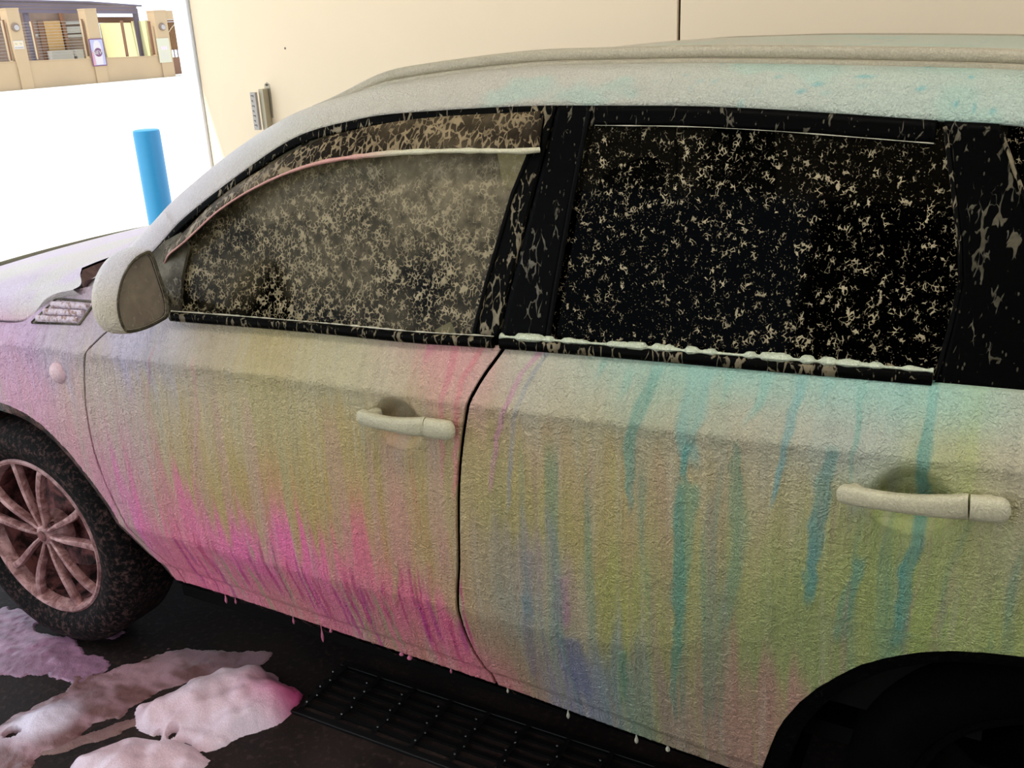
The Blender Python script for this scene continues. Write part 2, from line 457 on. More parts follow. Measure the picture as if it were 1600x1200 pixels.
DR= [([(1.906,1.147),(1.886,1.065),(1.873,1.001),(1.873,0.87)],[0.0118,0.0133,0.0123,0.0038],(70,150,130),0.7),([(1.989,1.158),(1.983,1.081),(1.977,1.031),(1.993,0.985)],[0.0257,0.0251,0.022,0.015],(120,185,170),0.75),([(1.981,1.032),(1.974,0.969),(1.986,0.946)],[0.0069,0.0059,0.0059],(60,150,140),0.8),([(1.986,0.952),(1.978,0.854),(1.973,0.759),(1.97,0.646),(1.954,0.463),(1.955,0.386)],[0.0187,0.0204,0.0159,0.0113,0.0065,0.0033],(62,140,115),0.8),([(2.103,1.168),(2.095,1.11),(2.075,1.077)],[0.0115,0.0096,0.0043],(130,195,175),0.7),([(2.065,1.046),(2.068,0.962),(2.083,0.878),(2.075,0.785),(2.056,0.657)],[0.0066,0.0134,0.0169,0.0138,0.006],(80,140,110),0.6),([(2.16,1.164),(2.15,1.073),(2.144,1.025),(2.13,0.938)],[0.0101,0.0073,0.0063,0.0032],(100,170,170),0.7),([(2.222,1.062),(2.213,0.979),(2.206,0.881),(2.209,0.767)],[0.0109,0.0132,0.0125,0.0075],(64,140,136),0.75),([(2.361,1.186),(2.36,1.151),(2.363,1.098),(2.359,1.048),(2.365,0.987),(2.364,0.918),(2.354,0.856),(2.355,0.782),(2.35,0.705)],[0.0053,0.0071,0.0099,0.0119,0.0111,0.0094,0.0125,0.0127,0.008],(66,146,130),0.85),([(2.282,0.874),(2.266,0.77),(2.254,0.689)],[0.01,0.0134,0.0095],(70,140,115),0.65),([(2.201,0.83),(2.203,0.753)],[0.0138,0.0086],(75,145,120),0.6),([(1.806,1.145),(1.796,1.113)],[0.0087,0.005],(120,185,165),0.6),([(1.861,1.135),(1.845,1.084)],[0.0121,0.0049],(130,190,165),0.6),([(2.039,1.159),(2.035,1.101)],[0.0098,0.0044],(130,190,165),0.5),([(2.254,1.167),(2.256,1.079),(2.257,1.0)],[0.0076,0.0044,0.003],(95,170,150),0.6),([(2.2,1.17),(2.2,1.126)],[0.0089,0.005],(120,190,190),0.6),([(1.692,1.168),(1.643,1.105),(1.627,1.064),(1.611,1.022),(1.593,0.951),(1.577,0.85)],[0.0105,0.0062,0.0063,0.0056,0.0058,0.0044],(200,110,165),0.5),([(1.689,1.155),(1.655,1.081),(1.634,1.012),(1.628,0.93),(1.615,0.815)],[0.0053,0.0048,0.0049,0.005,0.0037],(130,140,158),0.5),([(1.731,0.697),(1.726,0.622),(1.728,0.569)],[0.0155,0.0186,0.0101],(152,95,135),0.6),([(1.742,0.55),(1.747,0.457),(1.759,0.381)],[0.0288,0.0336,0.0221],(88,92,128),0.6),([(1.646,0.63),(1.652,0.57)],[0.0149,0.0105],(95,150,150),0.5),([(1.853,0.553),(1.846,0.458),(1.838,0.392)],[0.0095,0.0097,0.0056],(60,130,90),0.6),([(1.662,0.739),(1.641,0.52),(1.632,0.387)],[0.013,0.0152,0.0078],(110,105,125),0.45),([(1.485,1.156),(1.481,1.069),(1.471,0.986),(1.465,0.842)],[0.0103,0.0075,0.0053,0.0039],(212,105,120),0.6),([(1.553,1.157),(1.515,1.074),(1.505,0.964),(1.491,0.818)],[0.0085,0.0066,0.006,0.0047],(215,105,115),0.6),([(1.434,1.163),(1.42,1.095)],[0.018,0.0077],(210,110,135),0.6),([(1.411,0.648),(1.403,0.516)],[0.01,0.0051],(200,90,110),0.5),([(1.139,0.809),(1.142,0.631),(1.132,0.493)],[0.0166,0.0132,0.0058],(190,165,85),0.6),([(1.326,0.627),(1.3,0.504)],[0.0087,0.0054],(190,160,90),0.6),([(1.467,0.738),(1.442,0.623)],[0.008,0.0049],(185,110,90),0.4),([(2.417,1.18),(2.422,1.097),(2.423,1.011),(2.419,0.919),(2.422,0.801)],[0.0145,0.0156,0.0151,0.0136,0.0093],(180,190,85),0.55),([(2.429,0.956),(2.44,0.936)],[0.0022,0.0018],(190,200,90),0.9),([(1.821,0.72),(1.826,0.56)],[0.0174,0.0096],(165,165,60),0.6),([(0.67,1.044),(0.633,0.917)],[0.0043,0.0034],(210,140,170),0.6),([(0.802,1.037),(0.795,0.909),(0.753,0.735)],[0.0062,0.0063,0.0044],(215,160,150),0.6)]

# ------------------------------------------------------------------ setting: wash bay
def struct(o):
    o['kind'] = 'structure'
    return o
struct(box('wall_front', (1.2, -4.5, -.1), (8, -4.3, 3.46), 'wall_side', org=(3, -4.4, 0)))  # unseen camera-side wall, put in and cut short to shape the light
struct(box('floor', (-2.2, -4.3, -.12), (8, 3.1, 0), 'floor_wet', org=(2, -1, 0)))
struct(box('ground', (-90, -60, -.2), (40, 70, -.03), 'concrete', org=(0, 0, 0)))
WY = 2.9
wb = struct(box('wall_back', (-1.95, WY+.03, 0), (8, WY+.22, 3.45), 'gap', org=(3, WY+.1, 0)))
box('wall_panel', (-1.95, WY, 0), (.948, WY+.029, 3.45), 'wall_paint', wb, bev=.003)
box('wall_panel', (.962, WY, 0), (8, WY+.029, 3.45), 'wall_paint', wb, bev=.003)
struct(box('trim_1', (-2.075, WY-.02, 0), (-1.955, WY+.24, 3.45), 'white_metal', org=(-2, WY, 0), bev=.006))
struct(box('ceiling', (-2.4, -4.6, 3.46), (8, 3.3, 3.6), 'ceiling_paint', org=(2, 0, 3.46)))
# chip in the wall paint
lathe('paint_chip', [(.0, .001), (.004, .0012), (.006, 0)], (-1.29, WY-.001, 1.62), (0, -1, 0), 'ink', wb, n=10)

# metal bracket with a white lettered plate on the wall
br = empty('wall_bracket', (-1.46, WY, 1.2))
tag(br, 'small grey metal bracket holding a white lettered plate on the cream wall', 'bracket')
prism('mount_arm', [(-.018, .08), (.018, .08), (.022, .2), (.02, .262), (0, .275), (-.02, .262), (-.022, .2)], -.006, ((-1.452, WY-.001, 1.17), (1, 0, 0), (0, 0, 1)), 'tarnished', br)
lathe('screw', [(0, .006), (.005, .005), (.007, 0)], (-1.452, WY-.006, 1.43), (0, -1, 0), 'ink', br, n=10)
box('channel', (-1.478, WY-.05, 1.185), (-1.444, WY-.006, 1.41), 'tarnished', br, bev=.003)
pl = box('plate', (-1.52, WY-.075, 1.19), (-1.482, WY-.055, 1.395), 'sign_white', br, bev=.002)
for k, (dz, wd) in enumerate([(.19, .02), (.163, .012), (.135, .018), (.108, .012), (.082, .018), (.055, .014), (.03, .02)]):
    box('letter_stroke', (-1.514, WY-.0757, 1.19+dz-.006), (-1.514+wd, WY-.0752, 1.19+dz), 'ink', pl)
    box('letter_stroke', (-1.514+wd-.004, WY-.0757, 1.19+dz-.012), (-1.514+wd, WY-.0752, 1.19+dz-.006), 'ink', pl)

# blue bollard outside the bay
bo = empty('bollard', (-2.63, 3.04, -.03))
tag(bo, 'bright blue round bollard standing outside by the bay opening', 'bollard')
lathe('post', [(.0, 1.185), (.07, 1.185), (.081, 1.18), (.084, 1.165), (.084, 0), (0, 0)], (-2.63, 3.04, -.03), (0, 0, 1), 'blue_plastic', bo, n=40)
lathe('base_collar', [(.0, .05), (.1, .05), (.12, .0), (0, 0)], (-2.63, 3.04, -.03), (0, 0, 1), 'concrete', bo, n=32)

# floor drain grate under the sill
dg = empty('drain_grate', (1.6, .2, 0))
tag(dg, 'black steel drain grate in the wet floor under the car sill', 'drain grate')
box('frame_bar', (.86, .085, .001), (2.22, .105, .010), 'grate_steel', dg, bev=.002)
box('frame_bar', (.86, .305, .001), (2.22, .325, .010), 'grate_steel', dg, bev=.002)
for k in range(6):
    y = .125+k*.034
    box('grate_bar', (.86, y, .001), (2.22, y+.012, .008), 'grate_steel', dg)
for i in range(12):
    x = .88+i*.118
    box('cross_bar', (x-.006, .106, .0085), (x+.006, .304, .0115), 'grate_steel', dg)
    for k in range(5):
        y = .131+k*.034
        lathe('stud', [(0, .003), (.002, .0025), (.003, 0)], (x+.012*(k % 2)-.004*k, y+.0, .0115), (0, 0, 1), 'stud', dg, n=8)

# strip lamps added under the ceiling, out of view, for light from above
for k, lb in enumerate(('added strip lamp nearest the open front of the bay', 'added strip lamp over the middle of the bay', 'added strip lamp over the rear end of the bay')):
    xl = .9+1.9*k
    lp = empty('added_strip_lamp', (xl+.75, -.7, 3.455))
    tag(lp, lb, 'lamp', 'added strip lamps under the bay ceiling')
    box('housing', (xl, -.77, 3.40), (xl+1.5, -.63, 3.458), 'added_lamp_housing', lp, bev=.006)
    for s in (-.04, .04):
        tube('added_lamp_tube', [(xl+.03, -.7+s, 3.38), (xl+1.47, -.7+s, 3.38)], .016, 'added_lamp_tube', lp, n=10)

# ------------------------------------------------------------------ the car
car = empty('car', (1.32, .905, 0))
tag(car, 'pale SUV covered in pink, yellow and teal washing foam inside the wash bay', 'car')
YC = .905
zb_ = cub([(-1, 1.02), (.3, 1.095), (.711, 1.109), (.95, 1.119), (1.183, 1.127), (1.378, 1.132), (1.586, 1.143), (1.874, 1.155), (2.102, 1.163), (2.36, 1.172), (2.484, 1.176), (3.5, 1.2)])
zu_ = cub([(-1, .96), (0, .988), (.438, 1.005), (.798, 1.02), (1.13, 1.028), (1.331, 1.032), (1.637, 1.039), (1.873, 1.048), (2.147, 1.058), (2.356, 1.069), (2.498, 1.075), (3.5, 1.09)])
zl_ = cub([(-1, .52), (.529, .521), (1.041, .529), (1.315, .54), (1.479, .545), (1.686, .552), (1.82, .566), (1.895, .58), (2.082, .654), (2.205, .734), (2.282, .775), (2.427, .818), (2.529, .836), (2.7, .842), (3.5, .842)])
zf_ = cub([(-1, .393), (.53, .393), (1.019, .38), (1.473, .367), (1.799, .351), (1.994, .335), (2.2, .33), (3.5, .33)])
zs_ = cub([(-1, .338), (.435, .338), (.685, .342), (1.004, .336), (1.307, .329), (1.489, .325), (1.764, .309), (1.991, .299), (2.2, .29), (3.5, .29)])
BOWLS = [(1.362, .962, .064), (2.349, .986, .068)]

def rawY(X, z):
    zu, zl, zb, zf = zu_(X), zl_(X), zb_(X), zf_(X)
    a = .058*(z-zu)/(zb-zu)
    s_ = np.maximum(zu-z, 0)
    t = np.clip((z-zl)/(zu-zl), 0, 1)
    b = .009*(1-np.exp(-s_/.028))-.010*np.sin(np.pi*t)
    c = .009+.046*np.clip((zl-z)/(zl-zf), 0, 1)
    d = .062+.01*(zf-z)/.05
    y = np.where(z > zu, a, np.where(z > zl, b, np.where(z > zf, c, d)))
    return y

def bodyY(X, z):
    X = np.asarray(X, float); z = np.asarray(z, float)
    y = 0
    for o, w_ in ((-.007, .15), (-.0035, .22), (0, .26), (.0035, .22), (.007, .15)):
        y = y+w_*rawY(X, z+o)
    y = y+.30*np.maximum(0, -(X+.15))**2+.25*np.maximum(0, X-2.95)**2
    for bx_, bz_, r in BOWLS:
        d = np.sqrt((X-bx_)**2+(z-bz_)**2)/r
        y = y+.030*(1-sst(.45, 1.05, d))
    return y

def glassY(z):
    return .06+(z-1.13)*.30

CPa = np.array([(c[0], c[1]) for c in CP]); CPc = np.array([lin(c[2:]) for c in CP])
_l = CPc @ np.array([.21, .72, .07])
CPc = CPc*((.42*(_l/.40)**.42)/_l)[:, None]

def foamcol(V):
    V = np.asarray(V); X = V[:, 0]; z = V[:, 2]
    fx = X+.02*(vn(X*45, z*3.5, 3)-.5)+.03*(vn(X*9, z*3, 5)-.5)
    fz = z+.15*(vn(X*75+.6*vn(z*14, X*3, 8), z*1.6, 11)-.5)*sst(1.06, .95, z)+.05*(vn(X*26, z*2.5, 12)-.5)
    out = np.zeros((len(X), 3))
    for s in range(0, len(X), 20000):
        e = slice(s, s+20000)
        d2 = ((fx[e, None]-CPa[None, :, 0])/.055)**2+((fz[e, None]-CPa[None, :, 1])/.06)**2
        w_ = np.exp(-.5*d2)+1e-3/(1+d2)**2
        out[e] = (w_ @ CPc)/w_.sum(1)[:, None]
    # fine vertical run marks: thicker and thinner foam
    r = fbm(X*110+.8*vn(z*9, X*2, 21), z*2.2, 22, 3)
    out *= (1+.22*(r-.5))[:, None]
    pale = sst(.56, .8, fbm(X*60, z*3.2, 31, 2))*.30
    out = out*(1-pale[:, None])+pale[:, None]*lin((208, 200, 172))*.85
    # fresh pink runs low on the front door
    rg = np.random.RandomState(5)
    for k in range(70):
        x0 = .62+.92*rg.rand(); zt = .60-.13*rg.rand()+.04*(x0 > 1.3); zb = zt-.06-.16*rg.rand(); wd = .0025+.005*rg.rand()
        xc = x0+.10*(zt-z)*(1.5-x0)+.006*(vn(z*30, 0*z, k)-.5)
        a = .75*sst(1.3, .5, np.abs(X-xc)/wd)*sst(zb, zb+.05, z)*sst(zt+.02, zt-.03, z)*(X < 1.50)
        cc = lin([(200, 44, 120), (205, 70, 120), (176, 160, 120), (198, 60, 140)][k % 4])
        out = out*(1-a[:, None])+a[:, None]*cc*.95
    for pl_, ws, cc, al in DR:
        p = sorted([(q[1], q[0], w_) for q, w_ in zip(pl_, ws)])
        zz = [q[0] for q in p]
        xc = np.interp(z, zz, [q[1] for q in p])+.007*(vn(z*38, X*4, int(abs(pl_[0][0])*1000))-.5)
        hw = np.interp(z, zz, [q[2] for q in p])*(.8+.5*vn(z*24, X*0+3, 77))
        a = al*sst(1.25, .55, np.abs(X-xc)/hw)*sst(zz[0]-.015, zz[0]+.03, z)*sst(zz[-1]+.012, zz[-1]-.012, z)
        a = a*(.65+.5*vn(X*170, z*7, 41))
        a = np.clip(a, 0, 1)
        a = a*.98
        c_ = lin(cc); g_ = c_ @ np.array([.21, .72, .07]); c_ = c_*.82+.18*g_; c_ = c_*(.36/(c_ @ np.array([.21, .72, .07])))**.35
        out = out*(1-a[:, None])+a[:, None]*c_
    # thin mixed runs over the rear door
    zr = sst(1.55, 1.75, X)*sst(2.62, 2.5, X)*sst(1.02, .92, z)
    for sd_, cc, am, lo_ in ((81, (96, 150, 128), .5, .60), (82, (176, 176, 100), .32, .60), (83, (172, 142, 128), .4, .60)):
        k = (am*sst(lo_, lo_+.16, fbm(X*(30+5*(sd_-80))+.7*vn(z*8, X*2, sd_+9), z*1.5, sd_, 3)*1.15-.05)*zr*(.55+.6*vn(X*160, z*6, sd_+3)))[:, None]
        out = out*(1-k)+k*lin(cc)*.95
    zy = sst(.45, .6, X)*sst(1.56, 1.45, X)*sst(1.0, .9, z)*sst(.55, .68, z)
    for sd_, cc, am in ((85, (190, 168, 92), .4), (86, (206, 160, 150), .42)):
        k = (am*sst(.6, .76, vn(X*52+.7*vn(z*8, X*2, sd_+9), z*1.5, sd_))*zy)[:, None]
        out = out*(1-k)+k*lin(cc)*.95
    # teal wash under the belt line of the rear door
    tw = sst(1.68, 1.85, X)*sst(2.56, 2.40, X)*sst(1.08, 1.16, z)*(.25+.55*vn(X*16, z*5, 51))
    out = out*(1-tw[:, None])+tw[:, None]*lin((150, 205, 188))
    g_ = (out @ np.array([.21, .72, .07]))[:, None]
    out = (out*.92+.08*g_*np.array([1.06, .99, .90]))*1.06
    return np.clip(out, .01, .95)

def foamlift(X, z):
    """thickness of the foam coat: runs, beads and slipped sheets"""
    r = sst(.55, .8, fbm(X*95+.8*vn(z*12, X*3, 21), z*6, 22, 2))*.0011
    b = sst(.62, .85, vn(X*170, z*120, 25))*.0010
    e = np.abs(fbm(X*17, z*24, 27, 3)-.5)
    s = .0010*(1-sst(.0, .014, e))*sst(.85, 1.02, z)+.0002*(1-sst(.0, .02, e))
    d = 0*X
    for pl_, ws, cc, al in DR:
        p = sorted([(q[1], q[0], w_) for q, w_ in zip(pl_, ws)]); zz = [q[0] for q in p]
        xc = np.interp(z, zz, [q[1] for q in p]); hw = np.interp(z, zz, [q[2] for q in p])
        d = np.maximum(d, .0010*sst(1.2, .7, np.abs(X-xc)/hw)*(z > zz[0])*(z < zz[-1]))
    return r+b+s+d

def roofcol(V):
    V = np.asarray(V); X, Y, z = V.T
    a = sst(.6, 1.1, X)[:, None]; b = sst(1.5, 2.5, X)[:, None]
    c = lin((208, 200, 206))*(1-a)+a*lin((202, 196, 180))
    c = c*(1-b)+b*lin((190, 206, 190))
    t = (sst(.58, .72, fbm(X*9, z*14+Y*8, 61, 3))*.45)[:, None]*sst(1.0, 1.6, X)[:, None]
    c = c*(1-t)+t*lin((168, 208, 190))
    s = (sst(.86, .93, vn(X*75, z*110+Y*60, 62))*sst(1.7, 2.2, X))[:, None]*.7
    c = c*(1-s)+s*lin((90, 185, 190))
    return c*.92

def hoodcol(V):
    V = np.asarray(V); X, Y, z = V.T
    a = sst(.40, .65, fbm(X*6, Y*6+z*5, 71, 3))[:, None]
    c = lin((224, 206, 232))*(1-a)+a*lin((222, 214, 214))
    p = (sst(1.10, 1.03, z)*sst(.2, .05, Y))[:, None]*.6
    return c*(1-p)+p*lin((228, 180, 196))

def panel(name, Xl, Xr, zlo, zhi, nu, nv, parent=car, label=None, zb=None, zt=None, mat='foam_body', colf=foamcol, dY=0., rim=.022):
    """row-wise door skin: edges Xl(z), Xr(z); bottom zb(X), top zt(X)"""
    zb = zb or (lambda x: zlo+0*x); zt = zt or (lambda x: zhi+0*x)
    G = np.zeros((nv, nu, 3))
    u = np.linspace(0, 1, nu); u = u
    for j, v in enumerate(np.linspace(0, 1, nv)):
        e = []
        for fn in (Xl, Xr):
            x = float(fn(zlo+v*(zhi-zlo)))
            for it in range(14):
                zz = float(zb(x)+v*(zt(x)-zb(x)))
                x = .5*x+.5*float(fn(zz))
            e.append(x)
        X = e[0]+(e[1]-e[0])*u
        z = zb(X)+v*(zt(X)-zb(X))
        G[j, :, 0] = X; G[j, :, 2] = z
    G[..., 1] = bodyY(G[..., 0], G[..., 2])+dY
    if colf is foamcol:
        G[..., 1] -= foamlift(G[..., 0], G[..., 2])
    return surf(name, G, mat, parent, (0, rim, 0) if rim else None, colf, label=label)

gA = cub([(1.20, .66), (1.12, .575), (1.076, .517), (1.007, .443), (.917, .41), (.756, .398), (.595, .426), (.473, .478), (.416, .524), (.381, .545), (.33, .565)])
gB = cub([(1.20, 1.622), (1.15, 1.598), (1.078, 1.555), (1.021, 1.533), (.906, 1.51), (.664, 1.489), (.541, 1.474), (.436, 1.483), (.356, 1.513), (.29, 1.535)])
archF = lerpf([(.30, .545), (.383, .501), (.51, .432), (.57, .405), (.629, .366), (.68, .325), (.718, .288), (.75, .25), (.778, .206), (.80, .15), (.813, .09), (.818, .03), (.8185, 0)])
aR = [(.28, 2.12), (.33, 2.13), (.392, 2.144), (.44, 2.156), (.476, 2.169), (.53, 2.196), (.575, 2.226), (.62, 2.265), (.652, 2.297), (.675, 2.329), (.691, 2.356), (.71, 2.392), (.725, 2.432), (.737, 2.48), (.745, 2.53), (.748, 2.55)]
archR = lerpf(aR)
rearX = lerpf(aR+[(.7485, 2.552), (1.3, 2.556)])

def belt_top(x):
    return zb_(x)
doorF = panel('car_door', lambda z: gA(z)+.0032, lambda z: gB(z)-.0046, .33, 1.13, 400, 280, zb=zs_, zt=belt_top, label='front door with pink and yellow foam running down it')
doorR = panel('car_door', lambda z: gB(z)+.0046, rearX, .30, 1.16, 400, 300, zb=zs_, zt=belt_top, label='rear door with teal and olive foam streaks')
# fender: top edge follows the clamshell bonnet
ft = cub([(-1, .88), (-.75, .905), (0, 1.027), (.165, 1.046), (.20, 1.062), (.268, 1.112), (.385, 1.146), (.5, 1.16), (.7, 1.17)])
fen = panel('fender', archF, lambda z: gA(z)-.0032,   .34, 1.03, 140, 240, zb=zs_, zt=ft, label='front fender with pink and lilac foam')
panel('fender_nose', lambda z: -.74+0*z, lambda z: -archF(z)-.0, .45, .90, 50, 80, zb=lambda x: .45+0*x, zt=ft)
qp = panel('quarter_panel', lambda z: 2.561+0*z, lambda z: 3.42+0*z, .75, 1.18, 60, 70, zb=lambda x: .749+0*x, zt=belt_top)
panel('bumper_side', lambda z: 5.28-archR(z), lambda z: 3.42+0*z, .34, .749, 40, 50)
def shut_fill(fn, z0, z1, w_, parent):  # black tube filling a shut line, stands in for the gap's shade
    z = np.linspace(z0, z1, 90); X_ = fn(z)
    tube('shut_line_shade', np.stack([X_, bodyY(X_, z)+.010, z], -1), w_, 'shade_black', parent, rb=w_, n=8, upv=(0, 1, 0))
shut_fill(gA, .345, 1.12, .0040, doorF); shut_fill(gB, .335, 1.14, .0056, doorR)
# inner skin behind the shut lines, and the inner faces of the doors
z0 = np.linspace(.36, 1.10, 40)[:, None]; X0 = np.linspace(.46, 2.14, 60)[None]
G = np.stack([X0+0*z0, bodyY(X0+0*z0, z0)+.035, z0+0*X0], -1)
surf('inner_skin', G, 'gap', car)
z0 = np.linspace(.76, 1.12, 20)[:, None]; X0 = np.linspace(2.1, 3.4, 30)[None]
surf('inner_skin', np.stack([X0+0*z0, bodyY(X0+0*z0, z0)+.04, z0+0*X0], -1), 'gap', car)

# ---- sill, under-floor
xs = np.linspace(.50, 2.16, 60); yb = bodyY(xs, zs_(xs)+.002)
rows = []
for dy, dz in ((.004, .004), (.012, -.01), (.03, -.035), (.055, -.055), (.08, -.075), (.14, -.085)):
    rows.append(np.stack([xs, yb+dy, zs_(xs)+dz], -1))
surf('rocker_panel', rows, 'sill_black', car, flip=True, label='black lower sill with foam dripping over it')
box('underbody', (-.6, .36, .24), (3.3, 1.45, .34), 'black', car)
box('underbody', (.46, .14, .235), (2.18, .36, .32), 'black', car)
box('underbody', (.46, 1.45, .235), (2.18, 1.70, .32), 'black', car)

# ---- wheel arches
def liner(xc, fn, zmin, mat, mirror=True):
    zz = np.linspace(zmin, .8185 if fn is archF else .748, 60)
    if fn is archF:
        xr = fn(zz)
        P = [(xc+x, z) for x, z in zip(xr, zz)]+[(xc-x, z) for x, z in zip(xr[::-1], zz[::-1])]
    else:
        xr = fn(zz)
        P = [(x, z) for x, z in zip(xr, zz)]+[(2*xc-x, z) for x, z in zip(xr[::-1], zz[::-1])]
    P = np.array(P)
    c = np.array([xc, .36])
    rows = []
    for sc_, dy in ((.999, .004), (.985, .006), (.93, .012), (.915, .03), (.93, .10), (.95, .34), (.4, .345)):
        q = c+(P-c)*sc_
        rows.append(np.stack([q[:, 0], bodyY(P[:, 0], P[:, 1])+dy, q[:, 1]], -1))
    return surf('wheel_arch_liner', rows, mat, car, label=None)
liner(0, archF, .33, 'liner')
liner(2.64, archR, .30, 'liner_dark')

# ---- wheels
def wheel(xc, yo, sgn, tyre_m, rim_m, bar_m):
    """yo: outer sidewall plane, sgn: +1 when the hub looks to -y"""
    c = (xc, yo, .362); ax = (0, sgn, 0)
    prof = [(.245, .022), (.258, .010), (.275, .002), (.305, -.004), (.330, .004), (.347, .020), (.356, .030), (.362, .045), (.362, .185), (.352, .205), (.32, .225), (.245, .205)]
    ty = lathe('wheel', prof, c, ax, tyre_m, car, n=96, label='wet black tyre on a ten-spoke alloy rim')
    lathe('rim_lip', [(.247, .026), (.250, .016), (.244, .011), (.236, .014), (.231, .028), (.226, .05)], c, ax, rim_m, ty, n=72)
    lathe('rim_barrel', [(.229, .045), (.222, .10), (.21, .2), (.10, .205), (.0, .2)], c, ax, bar_m, ty, n=60)
    lathe('brake_disc', [(.0, .115), (.145, .115), (.15, .12), (.15, .135), (0, .135)], c, ax, bar_m, ty, n=48)
    lathe('hub_cap', [(0, .022), (.022, .023), (.030, .028), (.034, .040), (.048, .045), (.058, .058), (.06, .09)], c, ax, rim_m, ty, n=40)
    lathe('emblem', [(0, .0195), (.016, .0205), (.018, .0225)], c, ax, bar_m, ty, n=24)
    for k in range(5):
        a0 = math.radians(18+72*k)
        for sd in (-1, 1):
            a1 = a0+sd*math.radians(7); a2 = a0+sd*math.radians(15)
            p = []
            for t in np.linspace(0, 1, 9):
                r = .030+t*.204; a = a1+(a2-a1)*t**1.3
                a = a0+sd*math.radians(26)*(1-t)**2*.5+(a-a0)
                p.append((xc+r*math.cos(a), yo+sgn*(.040-.012*math.sin(t*2.6)), .362+r*math.sin(a)))
            t = np.linspace(0, 1, 9)
            tube('spoke', p,   .0065+.0065*t, rim_m, ty, rb=.015-.002*t, n=8, upv=(0, 1, 0), sq=2.8)
        a = a0+math.radians(36)
        lathe('lug_nut', [(0, .034), (.008, .035), (.010, .05)], (xc+.042*math.cos(a), yo, .362+.042*math.sin(a)), ax, bar_m, ty, n=8)
    return ty
wheel(0, .035, 1, 'tyre', 'rim', 'barrel')
wheel(2.64, .05, 1, 'wheel_shaded', 'wheel_shaded', 'wheel_shaded')
wheel(0, 1.775, -1, 'wheel_shaded', 'wheel_shaded', 'wheel_shaded')
wheel(2.64, 1.775, -1, 'wheel_shaded', 'wheel_shaded', 'wheel_shaded')

# ---- greenhouse: side band (A pillar and cant rail), roof, windscreen
C1 = [(.30, .07, 1.06), (.46, .078, 1.14), (.626, .096, 1.251), (.723, .121, 1.333), (.887, .152, 1.436), (1.038, .175, 1.515), (1.185, .186, 1.55), (1.322, .191, 1.566), (1.651, .195, 1.58), (1.85, .195, 1.580), (2.045, .193, 1.575), (2.315, .189, 1.559), (2.431, .188, 1.553), (2.9, .19, 1.515), (3.3, .22, 1.46)]
C2 = [(.22, .15, 1.10), (.36, .172, 1.172), (.517, .197, 1.286), (.61, .22, 1.362), (.775, .25, 1.466), (.935, .272, 1.545), (1.10, .272, 1.590), (1.28, .265, 1.621), (1.623, .26, 1.646), (1.83, .26, 1.646), (2.03, .26, 1.642), (2.30, .26, 1.632), (2.419, .26, 1.626), (2.9, .265, 1.592), (3.3, .29, 1.54)]
def crv(P, n):
    P = np.array(P); s = np.arange(len(P)); ss = np.linspace(0, len(P)-1, n)
    return np.stack([cub(list(zip(s, P[:, k])))(ss) for k in range(3)], -1)
NS = 300
c1, c2 = crv(C1, NS), crv(C2, NS)
def c1x(x):
    return np.stack([x, np.interp(x, c1[:, 0], c1[:, 1]), np.interp(x, c1[:, 0], c1[:, 2])], -1)
rows = []
ctl = np.stack([.5*(c1[:, 0]+c2[:, 0]), c1[:, 1]+.30*(c2[:, 1]-c1[:, 1]), c1[:, 2]+.92*(c2[:, 2]-c1[:, 2])], -1)
ctl[:60, 1] = (c1[:, 1]+.12*(c2[:, 1]-c1[:, 1]))[:60]
rows.append(c1+np.array([0, .022, -.004]))
rows.append(c1+np.array([0, .004, -.003]))
for t in np.linspace(0, 1, 16):
    rows.append((1-t)**2*c1+2*t*(1-t)*ctl+t*t*c2)
surf('roof_side_frame', rows, 'foam_body', car, colf=roofcol, label='pale body band over the side windows')
# far side mirror
mr = np.array([1, -1, 1.]); off = np.array([0, 2*YC, 0])
surf('roof_side_frame', [r*mr+off for r in rows], 'foam_body', car, colf=roofcol, flip=True)
hd = int(np.argmin(np.abs(c2[:, 0]-.985)))
def cross(rng_, nt=40):
    G = []
    for i in rng_:
        p = c2[i]; tt = np.linspace(-1, 1, nt)
        k = np.clip((.985-p[0])/.7, 0, 1)
        y = YC+(YC-p[1])*tt
        bow = 1-np.abs(tt)**2.4
        G.append(np.stack([p[0]-bow*(.02+.16*k), y, p[2]+bow*(.013+.033*k)*(1 if p[0] > .5 else 1)], -1))
    return np.array(G)
surf('roof_panel', cross(range(hd, NS)), 'foam_body', car, rim=None, colf=roofcol, label='pale foam-covered roof skin')
surf('windscreen', cross(range(18, hd+1)), 'glass_screen', car)
# roof rail
def c2x(x, dy=0, dz=0):
    return np.stack([x, np.interp(x, c2[:, 0], c2[:, 1])+dy, np.interp(x, c2[:, 0], c2[:, 2])+dz], -1)
xr = np.linspace(1.0, 3.1, 90)
e = sst(1.0, 1.25, xr)*sst(3.1, 2.95, xr)
pth = c2x(xr, .032, 0)+np.stack([0*xr, 0*xr, -.008+.026*e], -1)
rr = tube('roof_rail', pth, .017, 'foam_rail', car, rb=.012, n=12, sq=3.5, label='body-coloured roof rail')
pth2 = c2x(xr, .022, 0)+np.stack([0*xr, 0*xr, -.012+.012*e], -1)
tube('rail_foot', pth2, .014, 'foam_rail', rr, rb=.009, n=10, sq=3)
pth3 = c2x(xr, 2*YC-.52-.032, 0)+np.stack([0*xr, 0*xr, -.018+.012*e], -1)
tube('roof_rail', pth3, .017, 'foam_rail', car, rb=.012, n=12, sq=3.5)

